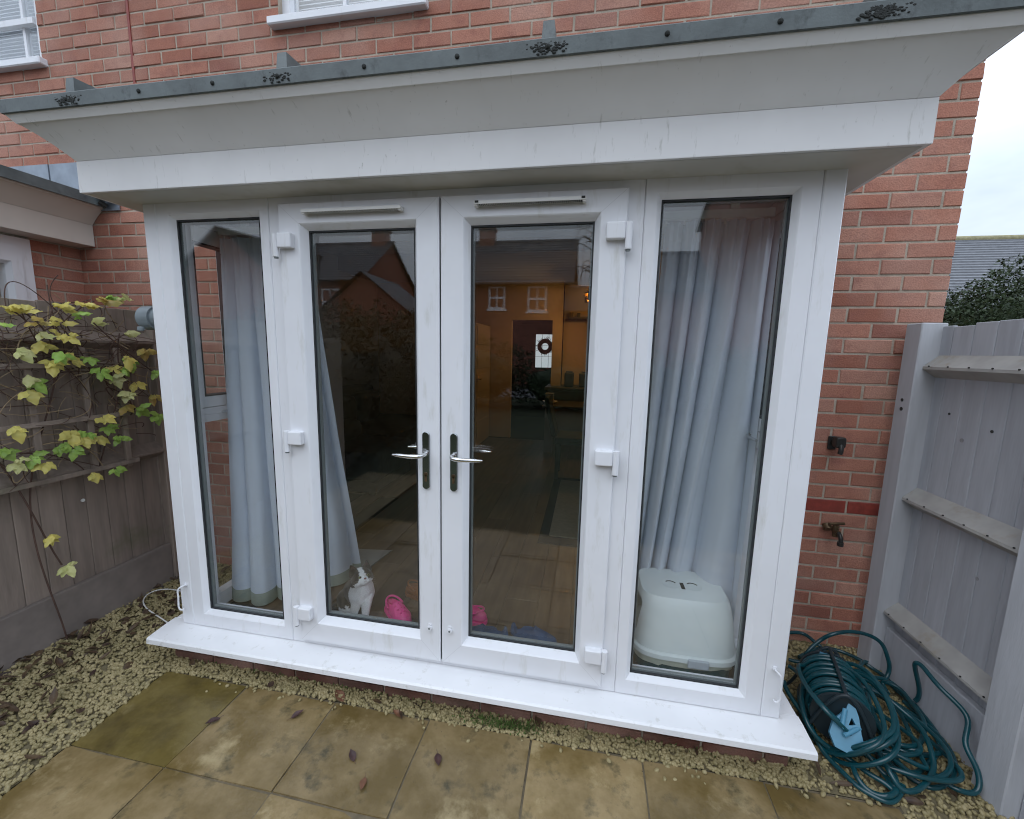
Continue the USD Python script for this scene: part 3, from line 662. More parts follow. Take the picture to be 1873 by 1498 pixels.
# canopy
def canopy(parent, hw, flip=None, mats=('canopy_white', 'soffit_white', 'grey_roof_edge'), y_back=D - .002, ends=True):
    """Cornice swept round three sides. Offsets are measured outwards from the bay's faces; heights are absolute."""
    th = np.linspace(0, np.pi / 2, 9)
    cav = [(.133 + .104 * q, 2.268 + .094 * q + .007 * math.sin(math.pi * q)) for q in np.linspace(0, 1, 9)]
    def sweep(pr):
        V = []
        for off, z in pr:
            o = hw + off
            V += [[-o, y_back, z], [-o, -off, z], [o, -off, z], [o, y_back, z]]
        V = np.array(V); F = []
        for i in range(len(pr) - 1):
            for c in range(3): F.append([i * 4 + c, i * 4 + c + 1, (i + 1) * 4 + c + 1, (i + 1) * 4 + c])
        return V, np.array(F)
    obj('fascia_board', MB().add(*sweep([(.118, 2.1482), (.133, 2.148), (.1335, 2.150), (.133, 2.266), (.131, 2.268)])), mats[0], parent, label='flat white lower fascia of the canopy')
    obj('cove', MB().add(*sweep([(.131, 2.2682)] + [(a, b) for a, b in cav])), mats[0], parent, smooth=35, label='hollow curved underside of the canopy edge')
    obj('upper_fascia', MB().add(*sweep([(.237, 2.362), (.240, 2.361), (.258, 2.3835), (.259, 2.390)])), mats[0], parent)
    obj('soffit', MB().add(*sweep([(-.02, 2.142), (.119, 2.1475)])), mats[1], parent)
    obj('roof_edge', MB().add(*sweep([(.252, 2.3865), (.263, 2.3845), (.266, 2.386), (.270, 2.428), (.266, 2.432), (.20, 2.436)])), mats[2], parent, smooth=20)
    o = hw + .2
    obj('roof_deck', MB().add(np.array([[-o, -.2, 2.436], [o, -.2, 2.436], [o, y_back, 2.50], [-o, y_back, 2.50]]), np.array([[0, 1, 2, 3]])), 'roof_felt', parent)
canopy(bay, HW)
edge = stage.GetPrimAtPath(bay.GetPath().AppendChild('roof_edge'))
bx = [(167, 190), (389, 157), (667, 119), (837, 102), (1220, 70), (1424, 55)]
for x in (-1.31, -.994, -.697, -.454, -.15, .149, .418, .742, 1.021):
    obj('bolt', MB().mf(m3.Manifold.sphere(.0075, 12).scale([1, .8, 1]).translate([x, -.268, 2.408])), 'black_lichen', edge, smooth=True)
for x in (-1.297, -.441, .418, 1.261):
    # roll over the roof joint, ending at the edge
    V = np.array([[x - .020, -.262, 2.43], [x + .020, -.262, 2.43], [x + .016, -.258, 2.482], [x - .016, -.258, 2.482], [x - .020, D - .01, 2.50], [x + .020, D - .01, 2.50], [x + .016, D - .01, 2.552], [x - .016, D - .01, 2.552]])
    obj('roof_roll', (V, np.array([[0, 1, 2, 3], [5, 4, 7, 6], [4, 0, 3, 7], [1, 5, 6, 2], [3, 2, 6, 7]])), 'grey_roof_edge', bay)
    mb = MB()
    for k in range(int(rng.integers(45, 150))):
        p = np.array([x + np.clip(rng.normal(rng.choice([-.02, .012]), .022), -.06, .06), -.2682, 2.408 + np.clip(rng.normal(0, .009), -.017, .017)])
        mb.mf(m3.Manifold.sphere(rng.uniform(.0018, .0042), 8).scale([1.5, .35, .8]).translate(p.tolist()))
    obj('lichen_patch', mb, 'black_lichen', edge, smooth=True)
# ceiling of the bay and lining
obj('bay_ceiling', MB().box(-1.352, 1.352, .071, D + .3, 2.165, 2.185), 'ceiling_white', bay)
obj('bay_lining', MB().box(-1.352, 1.352, .0, .07, 2.191, 2.43).box(-1.352, -1.30, .071, D, 2.191, 2.43).box(1.30, 1.352, .071, D, 2.191, 2.43), 'upvc', bay)
# round grey cap beside the left post
vc = thing('vent_terminal', 'grey plastic round cap on the left post just above the fence', 'vent cap', (-1.36, .1, 1.665))
obj('pipe', MB().tm(cyl((-1.36, .1, 1.668), (-1.46, .1, 1.668), .047, 28)), 'grey_plastic', vc, smooth=40)
obj('cap', MB().tm(cyl((-1.45, .1, 1.668), (-1.515, .1, 1.668), .056, 32)).tm(cyl((-1.515, .1, 1.668), (-1.522, .1, 1.668), .056, 32, .050)), 'grey_plastic', vc, smooth=40)
obj('tab', MB().box(-1.50, -1.47, .035, .05, 1.605, 1.625, .003), 'grey_plastic', vc)

# ------------------------------------------------------------------ the neighbour's bay on the left
nb = thing('neighbour_bay', "neighbour's brick bay with cream canopy behind the left fence", 'bay window', (-2.83, D, 0))
NX = -2.83
obj('mortar_pier', MB().box(NX - .3, NX - .004, .495, D + .007, -.1, 2.2), 'mortar', nb)
for k in range(-1, 28):
    z0 = zk(k) + J / 2; z1 = z0 + COURSE - J
    y = D - (0.0 if k % 2 else .1075)
    spans = [(.495, .64), (.65, D)] if k % 2 else [(.495, .55), (.56, D)]
    for a0, a1 in spans:
        obj('brick', brick(a0, a1, z0, z1, NX, .05, 'x', 1), 'red_brick', nb)
fr = obj('window_frame', MB().add(*ring((-.35, .492, .15, 2.16), (-.25, .375, .3, 2.0), [('o', 0, NX - .07), ('o', 0, NX + .012), ('o', .05, NX + .012), ('o', .052, NX + .02), ('i', .016, NX + .02), ('i', 0, NX - .01), ('i', 0, NX - .07)], 'x')), 'upvc', nb)
obj('pane', (np.array([[NX - .02, -.26, .29], [NX - .02, .38, .29], [NX - .02, .38, 2.01], [NX - .02, -.26, 2.01]]), np.array([[0, 1, 2, 3]])), 'window_glass', fr)
obj('inner_lining', MB().box(NX - .8, NX - .79, -.3, .49, .1, 2.2), 'plaster', nb)
# canopy along the side that faces the fence: a straight run of the same cornice
def run(pr, y0, y1):
    V = np.array([[NX + o, y0, z] for o, z in pr] + [[NX + o, y1, z] for o, z in pr]); n = len(pr)
    F = np.array([[i, i + 1, n + i + 1, n + i] for i in range(n - 1)])[:, ::-1]
    return V, F
th = np.linspace(0, np.pi / 2, 9)
cav = [(.133 + .104 * q, 2.285 + .094 * q + .007 * math.sin(math.pi * q)) for q in np.linspace(0, 1, 9)]
ye, ys = D - .004, -1.2
dz = .03
N_ = lambda pr: [(o, z + dz) for o, z in pr]
obj('fascia_board', MB().add(*run(N_([(.0, 2.145), (.133, 2.15), (.133, 2.283), (.131, 2.285)]), ys, ye)), 'neighbour_white', nb)
obj('cove', MB().add(*run(N_(cav), ys, ye)), 'neighbour_white', nb, smooth=35)
obj('upper_fascia', MB().add(*run(N_([(.237, 2.379), (.247, 2.379), (.247, 2.40)]), ys, ye)), 'neighbour_white', nb)
obj('roof_edge', MB().add(*run(N_([(.247, 2.39), (.268, 2.388), (.272, 2.447), (.10, 2.452)]), ys, ye)), 'grey_roof_edge', nb)
obj('roof_deck', MB().add(*run(N_([(.10, 2.452), (-1.5, 2.50)]), ys, ye)), 'roof_felt', nb)
for a0, a1 in ((-2.985, -2.46), (-3.6, -2.992)):
    obj('lead_flashing', MB().box(a0, a1, D - .012 - (.004 if a0 < -3 else 0), D - .003, 2.40, 2.705), 'lead_flashing', nb, label='grey lead flashing strip above the roof')
obj('clip', MB().tm(cyl((-2.55, .70, 2.44), (-2.53, .73, 2.42), .014, 10)).box(-2.552, -2.47, .69, .74, 2.455, 2.462), 'tap_dark', nb)

# ------------------------------------------------------------------ fences
def fence(name, lab, X, sgn, y0, y1, boards_y, pitch, top, mb_, mr_, mp_, mg_, posts, rails, gb, loc):
    """Fence along y; sgn: +1 when the garden lies on its +x side."""
    t = thing(name, lab, 'fence', loc)
    y = y0; k = 0
    while y < y1 - .01:
        w = min(pitch, y1 - y)
        th_ = .012 + .004 * (k % 2)
        a, b = sorted((X, X - sgn * th_))
        obj('board', MB().add(*cbox(a, b, y + .0012, y + w - .0012, gb[1] - .02, top + rng.normal(0, .003), .0025)), mb_, t); y += w; k += 1
    for zr in rails:
        # arris rail: triangular section, sloping top
        for (a, b) in posts_gaps(posts, y0, y1):
            V = []
            for yy in (a, b): V += [[X, yy, zr + .055], [X + sgn * .055, yy, zr + .004], [X + sgn * .055, yy, zr - .008], [X, yy, zr - .045]]
            F = np.array([[0, 1, 5, 4], [1, 2, 6, 5], [2, 3, 7, 6], [3, 2, 1, 0], [4, 5, 6, 7]])
            obj('rail', (np.array(V), F if sgn < 0 else F[:, ::-1]), mr_, t)
    for (a, b) in posts_gaps(posts, y0, y1):
        p, q = sorted((X + sgn * .004, X + sgn * .034))
        obj('gravel_board', MB().box(p, q, a, b, gb[0], gb[1], .004), mg_, t)
    for (a, b, h, xo) in posts:
        p, q = sorted((X - sgn * .02, X + sgn * xo))
        obj('post', MB().box(p, q, a, b, -.1, h, .004), mp_, t)
    return t
def posts_gaps(posts, y0, y1):
    out, c = [], y0
    for a, b, *_ in sorted(posts):
        if a - c > .02: out.append((c, a - .001))
        c = b + .001
    if y1 - c > .02: out.append((c, y1))
    return out
lf = fence('fence', 'brown timber fence with climbing plant on the left', -2.085, 1, -1.9, .62, None, .097, 1.742, 'fence_brown', 'fence_brown', 'fence_brown', 'gravel_board_brown', [(.535, .615, 1.70, .05), (-1.35, -1.27, 1.70, .05)], (1.555, .885), (-.03, .262), (-2.085, 0, 0))
rf = fence('fence', 'grey painted timber fence on the right', 2.118, -1, -1.9, .72, None, .098, 1.70, 'fence_grey', 'fence_rail_grey', 'fence_post_grey', 'fence_grey', [(.605, .70, 1.713, .082), (-.075, .04, 1.72, .082), (-1.9, -1.8, 1.72, .082)], (1.515, .90, .318), (-.05, .24), (2.118, 0, 0))
for (y, z, r) in ((.655, 1.36, .008), (.652, 1.318, .009), (.50, 1.32, .005), (.3, 1.28, .006)):
    x = 2.036 if y > .6 else 2.117
    obj('nail_hole', MB().tm(cyl((x - .0015, y, z), (x + .001, y, z), r, 10)), 'dark_slot', rf)
for (y, z, r) in ((.42, 1.22, .009), (.25, .70, .007), (-.3, 1.1, .010)):
    obj('knot', MB().tm(cyl((2.1175, y, z), (2.1165, y, z), r, 12)), 'knot_grey', rf)
for zr in (1.515, .90, .318):
    for k in range(7):
        obj('nail_head', MB().tm(cyl((2.064, .57 - .098 * k, zr + .006), (2.060, .57 - .098 * k, zr + .006), .0032, 8)), 'tap_dark', rf)
obj('knot', MB().tm(cyl((-2.084, .12, .70), (-2.079, .12, .70), .009, 10)), 'cable_white', lf, label='small pale knot mark')
# trellis of loose battens in front of the left fence
tr = thing('trellis', 'grey timber trellis battens leaning on the left fence under the vine', 'trellis', (-2.05, 0, .8))
for y in (-.085, .135, .30): obj('batten', MB().box(-2.022, -2.004, y, y + .028, .845, 1.52, .002), 'fence_brown', tr)
for z in (.86, 1.14, 1.42): obj('batten', MB().box(-2.0035, -1.992, -.6, .36, z, z + .024, .002), 'fence_brown', tr)

# climbing plant
vine = thing('climbing_plant', 'yellowing vine climbing over the left fence', 'plant', (-2.0, .1, 0))
nodes = [(-.055,1.632),(.044,1.717),(.157,1.743),(.258,1.783),(.325,1.792),(.03,1.586),(-.015,1.455),(-.075,1.355),(-.117,1.32),(.152,1.466),(.182,1.409),(.247,1.421),(.291,1.465),(.01,1.494),(.084,1.481),(.347,1.464),(.424,1.51),(.458,1.382),(.46,1.251),(.293,1.206),(.347,1.183),(.432,1.123),(.188,1.1),(.221,1.033),(.1,1.086),(.147,1.063),(.022,1.101),(-.017,1.04),(.013,1.019),(-.139,1.029),(-.096,.978),(-.189,1.166),(-.199,1.069),(.178,.874),(.102,.866),(-.09,.60),(-.041,.42),(-.094,1.702),(-.132,1.686),(.106,1.684),(.183,1.649),(.346,1.601),(-.051,1.582),(-.134,1.506),(-.025,1.545),(.057,1.64),(-.101,1.382),(-.178,1.013),(.285,1.405),(.347,1.325),(.299,1.267),(.169,1.162),(.063,1.065),(.241,1.362),(.21,1.76),(-.2,1.62),(-.25,1.45),(-.3,1.66),(-.28,1.1),(-.35,1.3)]
def vine_leaf(L, W):
    n = 9; t = np.linspace(0, 1, n); w = W * (np.sin(np.pi * np.clip(t, .03, .985) ** .75)) ** .8 * (1 + .10 * np.sin(t * 31))
    s = np.linspace(-1, 1, 5); P = np.zeros((n, 5, 3))
    P[..., 0] = w[:, None] * s / 2; P[..., 1] = L * t[:, None]
    P[..., 2] = -np.abs(s) * w[:, None] * rng.uniform(.05, .3) - L * rng.uniform(.1, .5) * t[:, None] ** 2 + .004 * np.sin(14 * t[:, None] + 2 * s)
    return P
nl = 0
for (y, z) in nodes:
    base = np.array([rng.uniform(-1.985, -1.92), y, z])
    m_ = rng.choice(['leaf_yellow', 'leaf_pale', 'leaf_green', 'leaf_brown'], p=[.45, .15, .22, .18])
    if z < 1.15 and z > .9 and rng.random() < .55: m_ = 'leaf_green'
    k = rng.integers(3, 6)
    a0 = rng.uniform(-.6, .6)
    for j in range(k):
        if nl >= 298: break
        ang = a0 + (j - (k - 1) / 2) * rng.uniform(.6, 1.0)
        L = rng.uniform(.045, .078) * (1 - .12 * abs(j - (k - 1) / 2)); P = vine_leaf(L, L * rng.uniform(.5, .68))
        # leaf frame: tip hangs down and outwards, faces the garden
        dirv = np.array([.35 + .25 * rng.random(), math.sin(ang), -math.cos(ang) * rng.uniform(.3, 1.)]); dirv /= np.linalg.norm(dirv)
        if z > 1.6: dirv[2] *= -.2; dirv /= np.linalg.norm(dirv)
        nrm = np.array([.75, -.35 + rng.normal(0, .25), .55 + rng.normal(0, .2)]); nrm -= dirv * (nrm @ dirv); nrm /= np.linalg.norm(nrm)
        xv = np.cross(dirv, nrm)
        Q = P[..., 0:1] * xv + P[..., 1:2] * dirv + P[..., 2:3] * nrm + base + rng.normal(0, .006, 3)
        obj('leaf', grid(Q), m_, vine, smooth=True); nl += 1
mb = MB(); dry = MB()
for k in range(75):
    a = nodes[rng.integers(len(nodes))]; b = nodes[rng.integers(len(nodes))]
    if abs(a[0] - b[0]) + abs(a[1] - b[1]) > .55 or (a[1] < .9 and b[1] < .9 and False): continue
    p0 = np.array([rng.uniform(-2.03, -1.96), a[0], a[1]]); p1 = np.array([rng.uniform(-2.03, -1.96), b[0], b[1]])
    mid = (p0 + p1) / 2 + [rng.uniform(0, .03), rng.normal(0, .04), rng.normal(0, .05)]
    (mb if rng.random() < .7 else dry).add(*tube(spline([p0, mid, p1], 8), rng.uniform(.0015, .0035), 5))
for k in range(300):
    p0 = np.array([rng.uniform(-2.035, -1.985), rng.uniform(-.5, .36), rng.choice([rng.uniform(1.38, 1.66), rng.uniform(.95, 1.35)], p=[.7, .3])])
    p1 = p0 + [rng.uniform(-.01, .05), rng.normal(0, .13), rng.normal(0, .07)]
    (mb if rng.random() < .62 else dry).add(*tube(spline([p0, (p0 + p1) / 2 + rng.normal(0, .02, 3), p1], 6), rng.uniform(.001, .0025), 5))
for pts in ([(-2.02, -.06, -.0), (-2.0, -.12, .4), (-2.03, -.1, .9), (-1.99, .02, 1.4), (-1.98, -.1, 1.7)], [(-2.03, -.2, 1.0), (-2.0, -.15, .8), (-2.02, -.09, .6), (-2.02, -.04, .42)]):
    mb.add(*tube(spline(pts, 10), .004, 6))
obj('stems', mb, 'stem', vine, smooth=True, kind='stuff')
obj('dry_twigs', dry, 'dry_stem', vine, smooth=True, kind='stuff')

# ------------------------------------------------------------------ hose reel, taps, cable
HOSE = {'a': [[2.065, 0.357, 0.05], [2.049, 0.335, 0.16], [2.004, 0.303, 0.27], [2.01, 0.29, 0.275], [2.02, 0.196, 0.25], [2.059, 0.12, 0.2], [2.02, 0.064, 0.14], [2.025, 0.02, 0.09], [2.02, -0.01, 0.04], [1.996, -0.022, 0.02], [1.963, -0.023, 0.02], [1.938, -0.011, 0.02], [1.915, 0.024, 0.02], [1.882, 0.05, 0.02]],
 'b': [[1.703, 0.545, 0.03], [1.724, 0.527, 0.12], [1.776, 0.548, 0.16], [1.812, 0.539, 0.2], [1.885, 0.549, 0.22], [1.961, 0.549, 0.22], [2.028, 0.541, 0.19], [2.05, 0.523, 0.14], [2.06, 0.512, 0.09], [2.05, 0.501, 0.05], [2.017, 0.478, 0.03], [1.935, 0.447, 0.05]],
 'c': [[1.823, 0.565, 0.05], [1.839, 0.664, 0.05], [1.816, 0.691, 0.06], [1.799, 0.73, 0.06], [1.761, 0.738, 0.06], [1.707, 0.735, 0.05]],
 'd': [[1.508, 0.292, 0.1], [1.506, 0.192, 0.09], [1.538, 0.099, 0.05], [1.55, 0.042, 0.02], [1.577, -0.023, 0.015], [1.605, -0.076, 0.015], [1.644, -0.103, 0.015], [1.68, -0.111, 0.015], [1.73, -0.08, 0.02], [1.751, -0.058, 0.04]],
 'e': [[1.60, 0.33, 0.16], [1.54, 0.26, 0.2], [1.525, 0.173, 0.2], [1.535, 0.052, 0.2], [1.608, 0.025, 0.14], [1.68, 0.031, 0.06], [1.717, -0.003, 0.03], [1.72, -0.05, 0.03], [1.745, -0.076, 0.03]],
 'f': [[1.807, 0.601, 0.06], [1.681, 0.444, 0.1], [1.579, 0.284, 0.12], [1.517, 0.162, 0.12], [1.507, 0.086, 0.09], [1.551, 0.051, 0.05], [1.62, 0.023, 0.03], [1.661, -0.025, 0.03], [1.692, -0.051, 0.03], [1.716, -0.073, 0.02]],
 'g': [[1.806, 0.311, 0.08], [1.824, 0.352, 0.12], [1.862, 0.339, 0.13], [1.895, 0.254, 0.12], [1.936, 0.19, 0.1], [1.941, 0.129, 0.09], [1.923, 0.065, 0.07], [1.901, 0.022, 0.05], [1.83, -0.042, 0.04], [1.763, -0.08, 0.04], [1.735, -0.076, 0.04], [1.718, -0.055, 0.06], [1.715, -0.003, 0.08], [1.731, 0.074, 0.09], [1.755, 0.16, 0.1], [1.783, 0.257, 0.11], [1.806, 0.311, 0.08]],
 'h': [[1.866, 0.334, 0.07], [1.819, 0.214, 0.06], [1.819, 0.143, 0.05], [1.851, 0.105, 0.05], [1.914, 0.118, 0.05], [1.972, 0.174, 0.05], [2.027, 0.253, 0.05], [2.045, 0.349, 0.05], [2.04, 0.408, 0.06], [2.016, 0.435, 0.06], [2.004, 0.452, 0.05], [1.995, 0.405, 0.03]],
 'i': [[2.038, 0.482, 0.03], [2.06, 0.48, 0.03], [2.066, 0.429, 0.03], [2.068, 0.344, 0.03], [2.06, 0.252, 0.03], [2.04, 0.175, 0.03], [1.999, 0.123, 0.03], [1.927, 0.097, 0.03], [1.862, 0.096, 0.03], [1.826, 0.125, 0.03], [1.828, 0.204, 0.03]],
 'j': [[2.022, 0.59, 0.04], [1.97, 0.556, 0.05], [1.916, 0.458, 0.06], [1.951, 0.456, 0.06], [2.021, 0.469, 0.05], [2.05, 0.441, 0.03], [2.066, 0.384, 0.03], [2.064, 0.283, 0.02]],
 'k': [[1.704, 0.576, 0.03], [1.807, 0.65, 0.03], [1.89, 0.679, 0.03], [1.96, 0.66, 0.03], [2.01, 0.61, 0.03], [2.04, 0.58, 0.02], [2.06, 0.54, 0.02], [2.065, 0.50, 0.02], [2.066, 0.435, 0.02], [2.066, 0.324, 0.02], [2.055, 0.214, 0.015]],
 'l': [[1.637, 0.534, 0.04], [1.686, 0.512, 0.05], [1.733, 0.504, 0.06], [1.787, 0.496, 0.06]],
 'm': [[1.628, 0.002, 0.03], [1.611, -0.062, 0.03], [1.633, -0.09, 0.02], [1.673, -0.105, 0.03], [1.73, -0.064, 0.03], [1.759, 0.011, 0.03], [1.764, 0.082, 0.03], [1.785, 0.169, 0.03]],
 'n': [[1.841, 0.11, 0.03], [1.805, 0.037, 0.03], [1.831, 0.018, 0.02], [1.888, 0.046, 0.02], [2.024, 0.162, 0.02], [2.05, 0.239, 0.02], [2.055, 0.313, 0.02], [2.045, 0.384, 0.02]],
 'o': [[1.546, 0.349, 0.14], [1.553, 0.274, 0.16], [1.527, 0.121, 0.2], [1.562, 0.052, 0.18], [1.648, 0.054, 0.1], [1.694, 0.02, 0.05], [1.723, -0.023, 0.03]],
 'p': [[1.906, 0.092, 0.05], [1.867, 0.106, 0.04], [1.844, 0.132, 0.04], [1.834, 0.182, 0.04], [1.855, 0.291, 0.05]]}
reel = thing('hose_reel', 'blue and black hose reel with dark green hose in tangled loops', 'hose reel', (1.65, .2, 0))
A, B = np.array([1.70, .34, .135]), np.array([1.625, .09, .135])
ax = (B - A) / np.linalg.norm(B - A)
obj('drum', MB().tm(cyl(A, B, .075, 32)), 'reel_dark', reel, smooth=40)
for P_, nm in ((A, 0), (B, 1)):
    obj('flange', MB().tm(cyl(P_ - ax * .006, P_ + ax * .006, .105, 40)), 'reel_dark', reel, smooth=40)
e1 = np.cross(ax, [0, 0, 1]); e1 /= np.linalg.norm(e1); e2 = np.cross(e1, ax)
tt = np.linspace(0, 2 * np.pi * 11, 420)
wind = np.array([A + ax * (.02 + (np.linalg.norm(B - A) - .04) * t / tt[-1]) + (.098 + .006 * math.sin(t * .37)) * (math.cos(t) * e1 + math.sin(t) * e2) for t in tt])
hm = MB().add(*tube(wind, .0085, 9))
for k in range(5):
    a_, b_, z_, p_ = rng.uniform(.10, .21), rng.uniform(.14, .26), rng.uniform(.015, .06), rng.uniform(0, 6.28)
    cxh, cyh = 1.84 + rng.normal(0, .04), .19 + rng.normal(0, .06)
    tq = np.linspace(p_, p_ + 6.28, 60)
    lp_ = np.stack([np.minimum(cxh + a_ * np.cos(tq) + .02 * np.sin(3 * tq + p_), 2.066), cyh + b_ * np.sin(tq) + .02 * np.sin(2 * tq), z_ + .015 * np.sin(2 * tq + p_)], -1)
    hm.add(*tube(lp_, .0085, 8))
for k in range(4):
    tq = np.linspace(rng.uniform(0, 6), 0, 50) ; tq = np.linspace(0, 6.28, 60)
    a_, b_ = rng.uniform(.10, .15), rng.uniform(.17, .24)
    lp_ = np.stack([1.67 + rng.normal(0, .015) + a_ * np.cos(tq), .16 + b_ * np.sin(tq), .12 + .10 * np.cos(tq + rng.normal(0, .6)) + .02 * np.sin(3 * tq)], -1)
    hm.add(*tube(lp_, .0085, 8))
for k, pts in HOSE.items():
    hm.add(*tube(spline(pts, 14), .0088, 10))
obj('hose', hm, 'hose_green', reel, smooth=60, label='dark green hose in loose loops')
# blue end guard: a waisted plate with a finger hole, tilted over the front flange
c0 = B + ax * .02
def guard(scale=1.0):
    pol = Polygon([(-.085, -.05), (-.06, -.105), (.0, -.115), (.055, -.11), (.08, -.06), (.07, -.01), (.062, .07), (.05, .105), (.022, .118), (.012, .09), (-.02, .055), (-.06, .02)]).buffer(.03, quad_segs=12).buffer(-.022)
    pol = pol.difference(Polygon([(.018, .02), (.045, .03), (.032, .052)]).buffer(.004))
    from shapely import affinity
    pol = affinity.scale(pol, .58, .66, origin=(0, 0))
    t = trimesh.creation.extrude_polygon(pol, .022, engine='earcut')
    n_ = ax * .75 + np.array([-.05, -.2, .75]); n_ /= np.linalg.norm(n_)
    xa = np.cross([0, 0, 1.0], n_); xa /= np.linalg.norm(xa); ya = np.cross(n_, xa)
    return trimesh.Trimesh(t.vertices[:, :1] * xa + t.vertices[:, 1:2] * ya + t.vertices[:, 2:] * n_ + c0 + [-0.005, -.02, .0], t.faces, process=False)
obj('end_guard', MB().tm(guard()), 'reel_blue', reel, label='pale blue plastic guard with finger hole')
obj('guard_rib', MB().tm(cyl(c0 + [-.035, -.05, .02], c0 + [.0, .0, .06], .008, 12)).tm(cyl(c0 + [-.03, -.06, .0], c0 + [.035, -.035, .02], .008, 12)), 'reel_blue', reel, smooth=40)
obj('rear_hub', MB().tm(cyl(A + [0, 0, .0] - ax * .02, A - ax * .004, .035, 20)).mf(rbox(1.66, 1.72, .31, .36, .20, .235, .01)), 'reel_blue', reel, smooth=40)
fr_ = MB()
for P_ in (A - ax * .02, B + ax * .015):
    fr_.add(*tube(spline([P_ + e1 * .14 + [0, 0, -.125], P_ + e1 * .08, P_ + [0, 0, .115], P_ - e1 * .08, P_ - e1 * .14 + [0, 0, -.125]], 10), .007, 8))
fr_.add(*tube(np.array([A - ax * .02 + [0, 0, .115], (A + B) / 2 + [0, 0, .12], B + ax * .015 + [0, 0, .115]]), .007, 8))
obj('frame', fr_, 'reel_dark', reel, smooth=50)

tp = thing('wall_tap', 'dark outside tap bracket on the brickwork right of the bay', 'tap', (1.822, D, 1.124))
obj('back_plate', MB().box(1.80, 1.838, D - .012, D + .001, 1.085, 1.155, .004), 'tap_dark', tp)
obj('body', MB().tm(cyl((1.825, D - .01, 1.13), (1.825, D - .065, 1.13), .017, 16)).mf(rbox(1.803, 1.848, D - .075, D - .03, 1.105, 1.16, .010)), 'tap_dark', tp, smooth=40)
obj('spout', MB().add(*tube(spline([(1.825, D - .06, 1.125), (1.825, D - .075, 1.105), (1.822, D - .075, 1.078)], 8), .011, 12)), 'tap_dark', tp, smooth=50)
tp = thing('wall_tap', 'corroded brass tap low on the brickwork right of the bay', 'tap', (1.865, D, .665))
obj('body', MB().tm(cyl((1.865, D + .001, .668), (1.865, D - .075, .668), .012, 16)).tm(cyl((1.865, D - .05, .64), (1.865, D - .05, .70), .014, 14)), 'tap_brass', tp, smooth=40)
obj('spout', MB().add(*tube(spline([(1.865, D - .06, .668), (1.867, D - .09, .655), (1.868, D - .095, .615)], 8), .010, 12)).tm(cyl((1.868, D - .095, .628), (1.868, D - .095, .61), .014, 14)), 'tap_dark', tp, smooth=50)
obj('handle', MB().tm(cyl((1.83, D - .05, .705), (1.90, D - .05, .712), .007, 10)).tm(cyl((1.835, D - .04, .67), (1.835, D - .02, .69), .02, 10)), 'tap_brass', tp, smooth=40)
cb = thing('white_cable', 'thin white cable looping over the gravel beside the left post', 'cable', (-1.9, .3, .02))
obj('cable', MB().add(*tube(spline([(-1.40, .30, .05), (-1.6, .36, .035), (-1.82, .395, .035), (-1.96, .388, .035), (-2.0, .35, .035), (-1.98, .29, .035), (-1.88, .22, .035), (-1.72, .165, .035), (-1.52, .10, .03), (-1.45, .08, .025)], 14), .0035, 7)), 'cable_white', cb, smooth=50)
obj('cable_clip', MB().box(-1.62, -1.605, .352, .37, .03, .045, .002), 'cable_white', cb)

# ------------------------------------------------------------------ interior shell
FL = .155
room = thing('interior', 'dim living room seen through the glass', kind='structure')
pk = 0
wP = .185
x = -2.6; nplank = 0
far = MB()
while x < 1.9:
    y = .075 - rng.uniform(0, 1.1)
    while y < 4.8:
        a, b = max(y, .071), min(y + 1.28, 4.85)
        if b - a > .05:
            wide = abs(x + .09) < 1.28 or a > D + .05
            if a < 2.4 and b > .1 and -1.3 < x < 1.2:
                obj('floor_plank', MB().box(x + .0008, x + wP - .0008, a + .0008, b - .0008, FL - .012, FL + rng.normal(0, .0002), .0012), 'floor_wood', room); nplank += 1
            elif a > .9 or -1.3 < x < 1.2: far.box(x + .0008, x + wP - .0008, max(a, .9) if not (-1.3 < x < 1.2) else a + .0008, b - .0008, FL - .012, FL, .0012)
        y += 1.28
    x += wP
obj('further_planks', far, 'floor_wood', room, kind='stuff')
obj('floor_base', MB().box(-1.30, 1.30, .071, D + .31, .10, FL - .013).box(-2.9, 1.905, D + .31, 8.0, .10, FL - .013), 'dark_slot', room)
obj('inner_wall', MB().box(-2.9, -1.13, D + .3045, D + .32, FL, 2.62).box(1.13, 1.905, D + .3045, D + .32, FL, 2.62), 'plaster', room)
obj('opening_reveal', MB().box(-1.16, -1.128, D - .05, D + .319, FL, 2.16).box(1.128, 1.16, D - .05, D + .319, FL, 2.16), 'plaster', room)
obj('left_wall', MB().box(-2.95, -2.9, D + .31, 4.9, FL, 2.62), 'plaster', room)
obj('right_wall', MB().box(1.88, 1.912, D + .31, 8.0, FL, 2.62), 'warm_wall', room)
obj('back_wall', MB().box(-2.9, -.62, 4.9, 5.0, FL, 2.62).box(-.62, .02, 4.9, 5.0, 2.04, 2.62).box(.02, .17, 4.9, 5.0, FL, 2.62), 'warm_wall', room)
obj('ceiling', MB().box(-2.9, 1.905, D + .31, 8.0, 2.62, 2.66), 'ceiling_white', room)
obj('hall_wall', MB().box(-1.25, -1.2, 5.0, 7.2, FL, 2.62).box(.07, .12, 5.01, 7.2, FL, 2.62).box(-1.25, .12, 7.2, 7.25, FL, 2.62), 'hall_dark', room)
obj('kitchen_wall', MB().box(.17, 1.88, 5.25, 5.3, FL, 2.62), 'warm_wall', room)
obj('kitchen_shelf', MB().box(.24, .62, 5.1, 5.249, 2.08, 2.11).box(.26, .32, 5.13, 5.2, 2.111, 2.18).box(.38, .43, 5.13, 5.2, 2.111, 2.17), 'counter_dark', room)

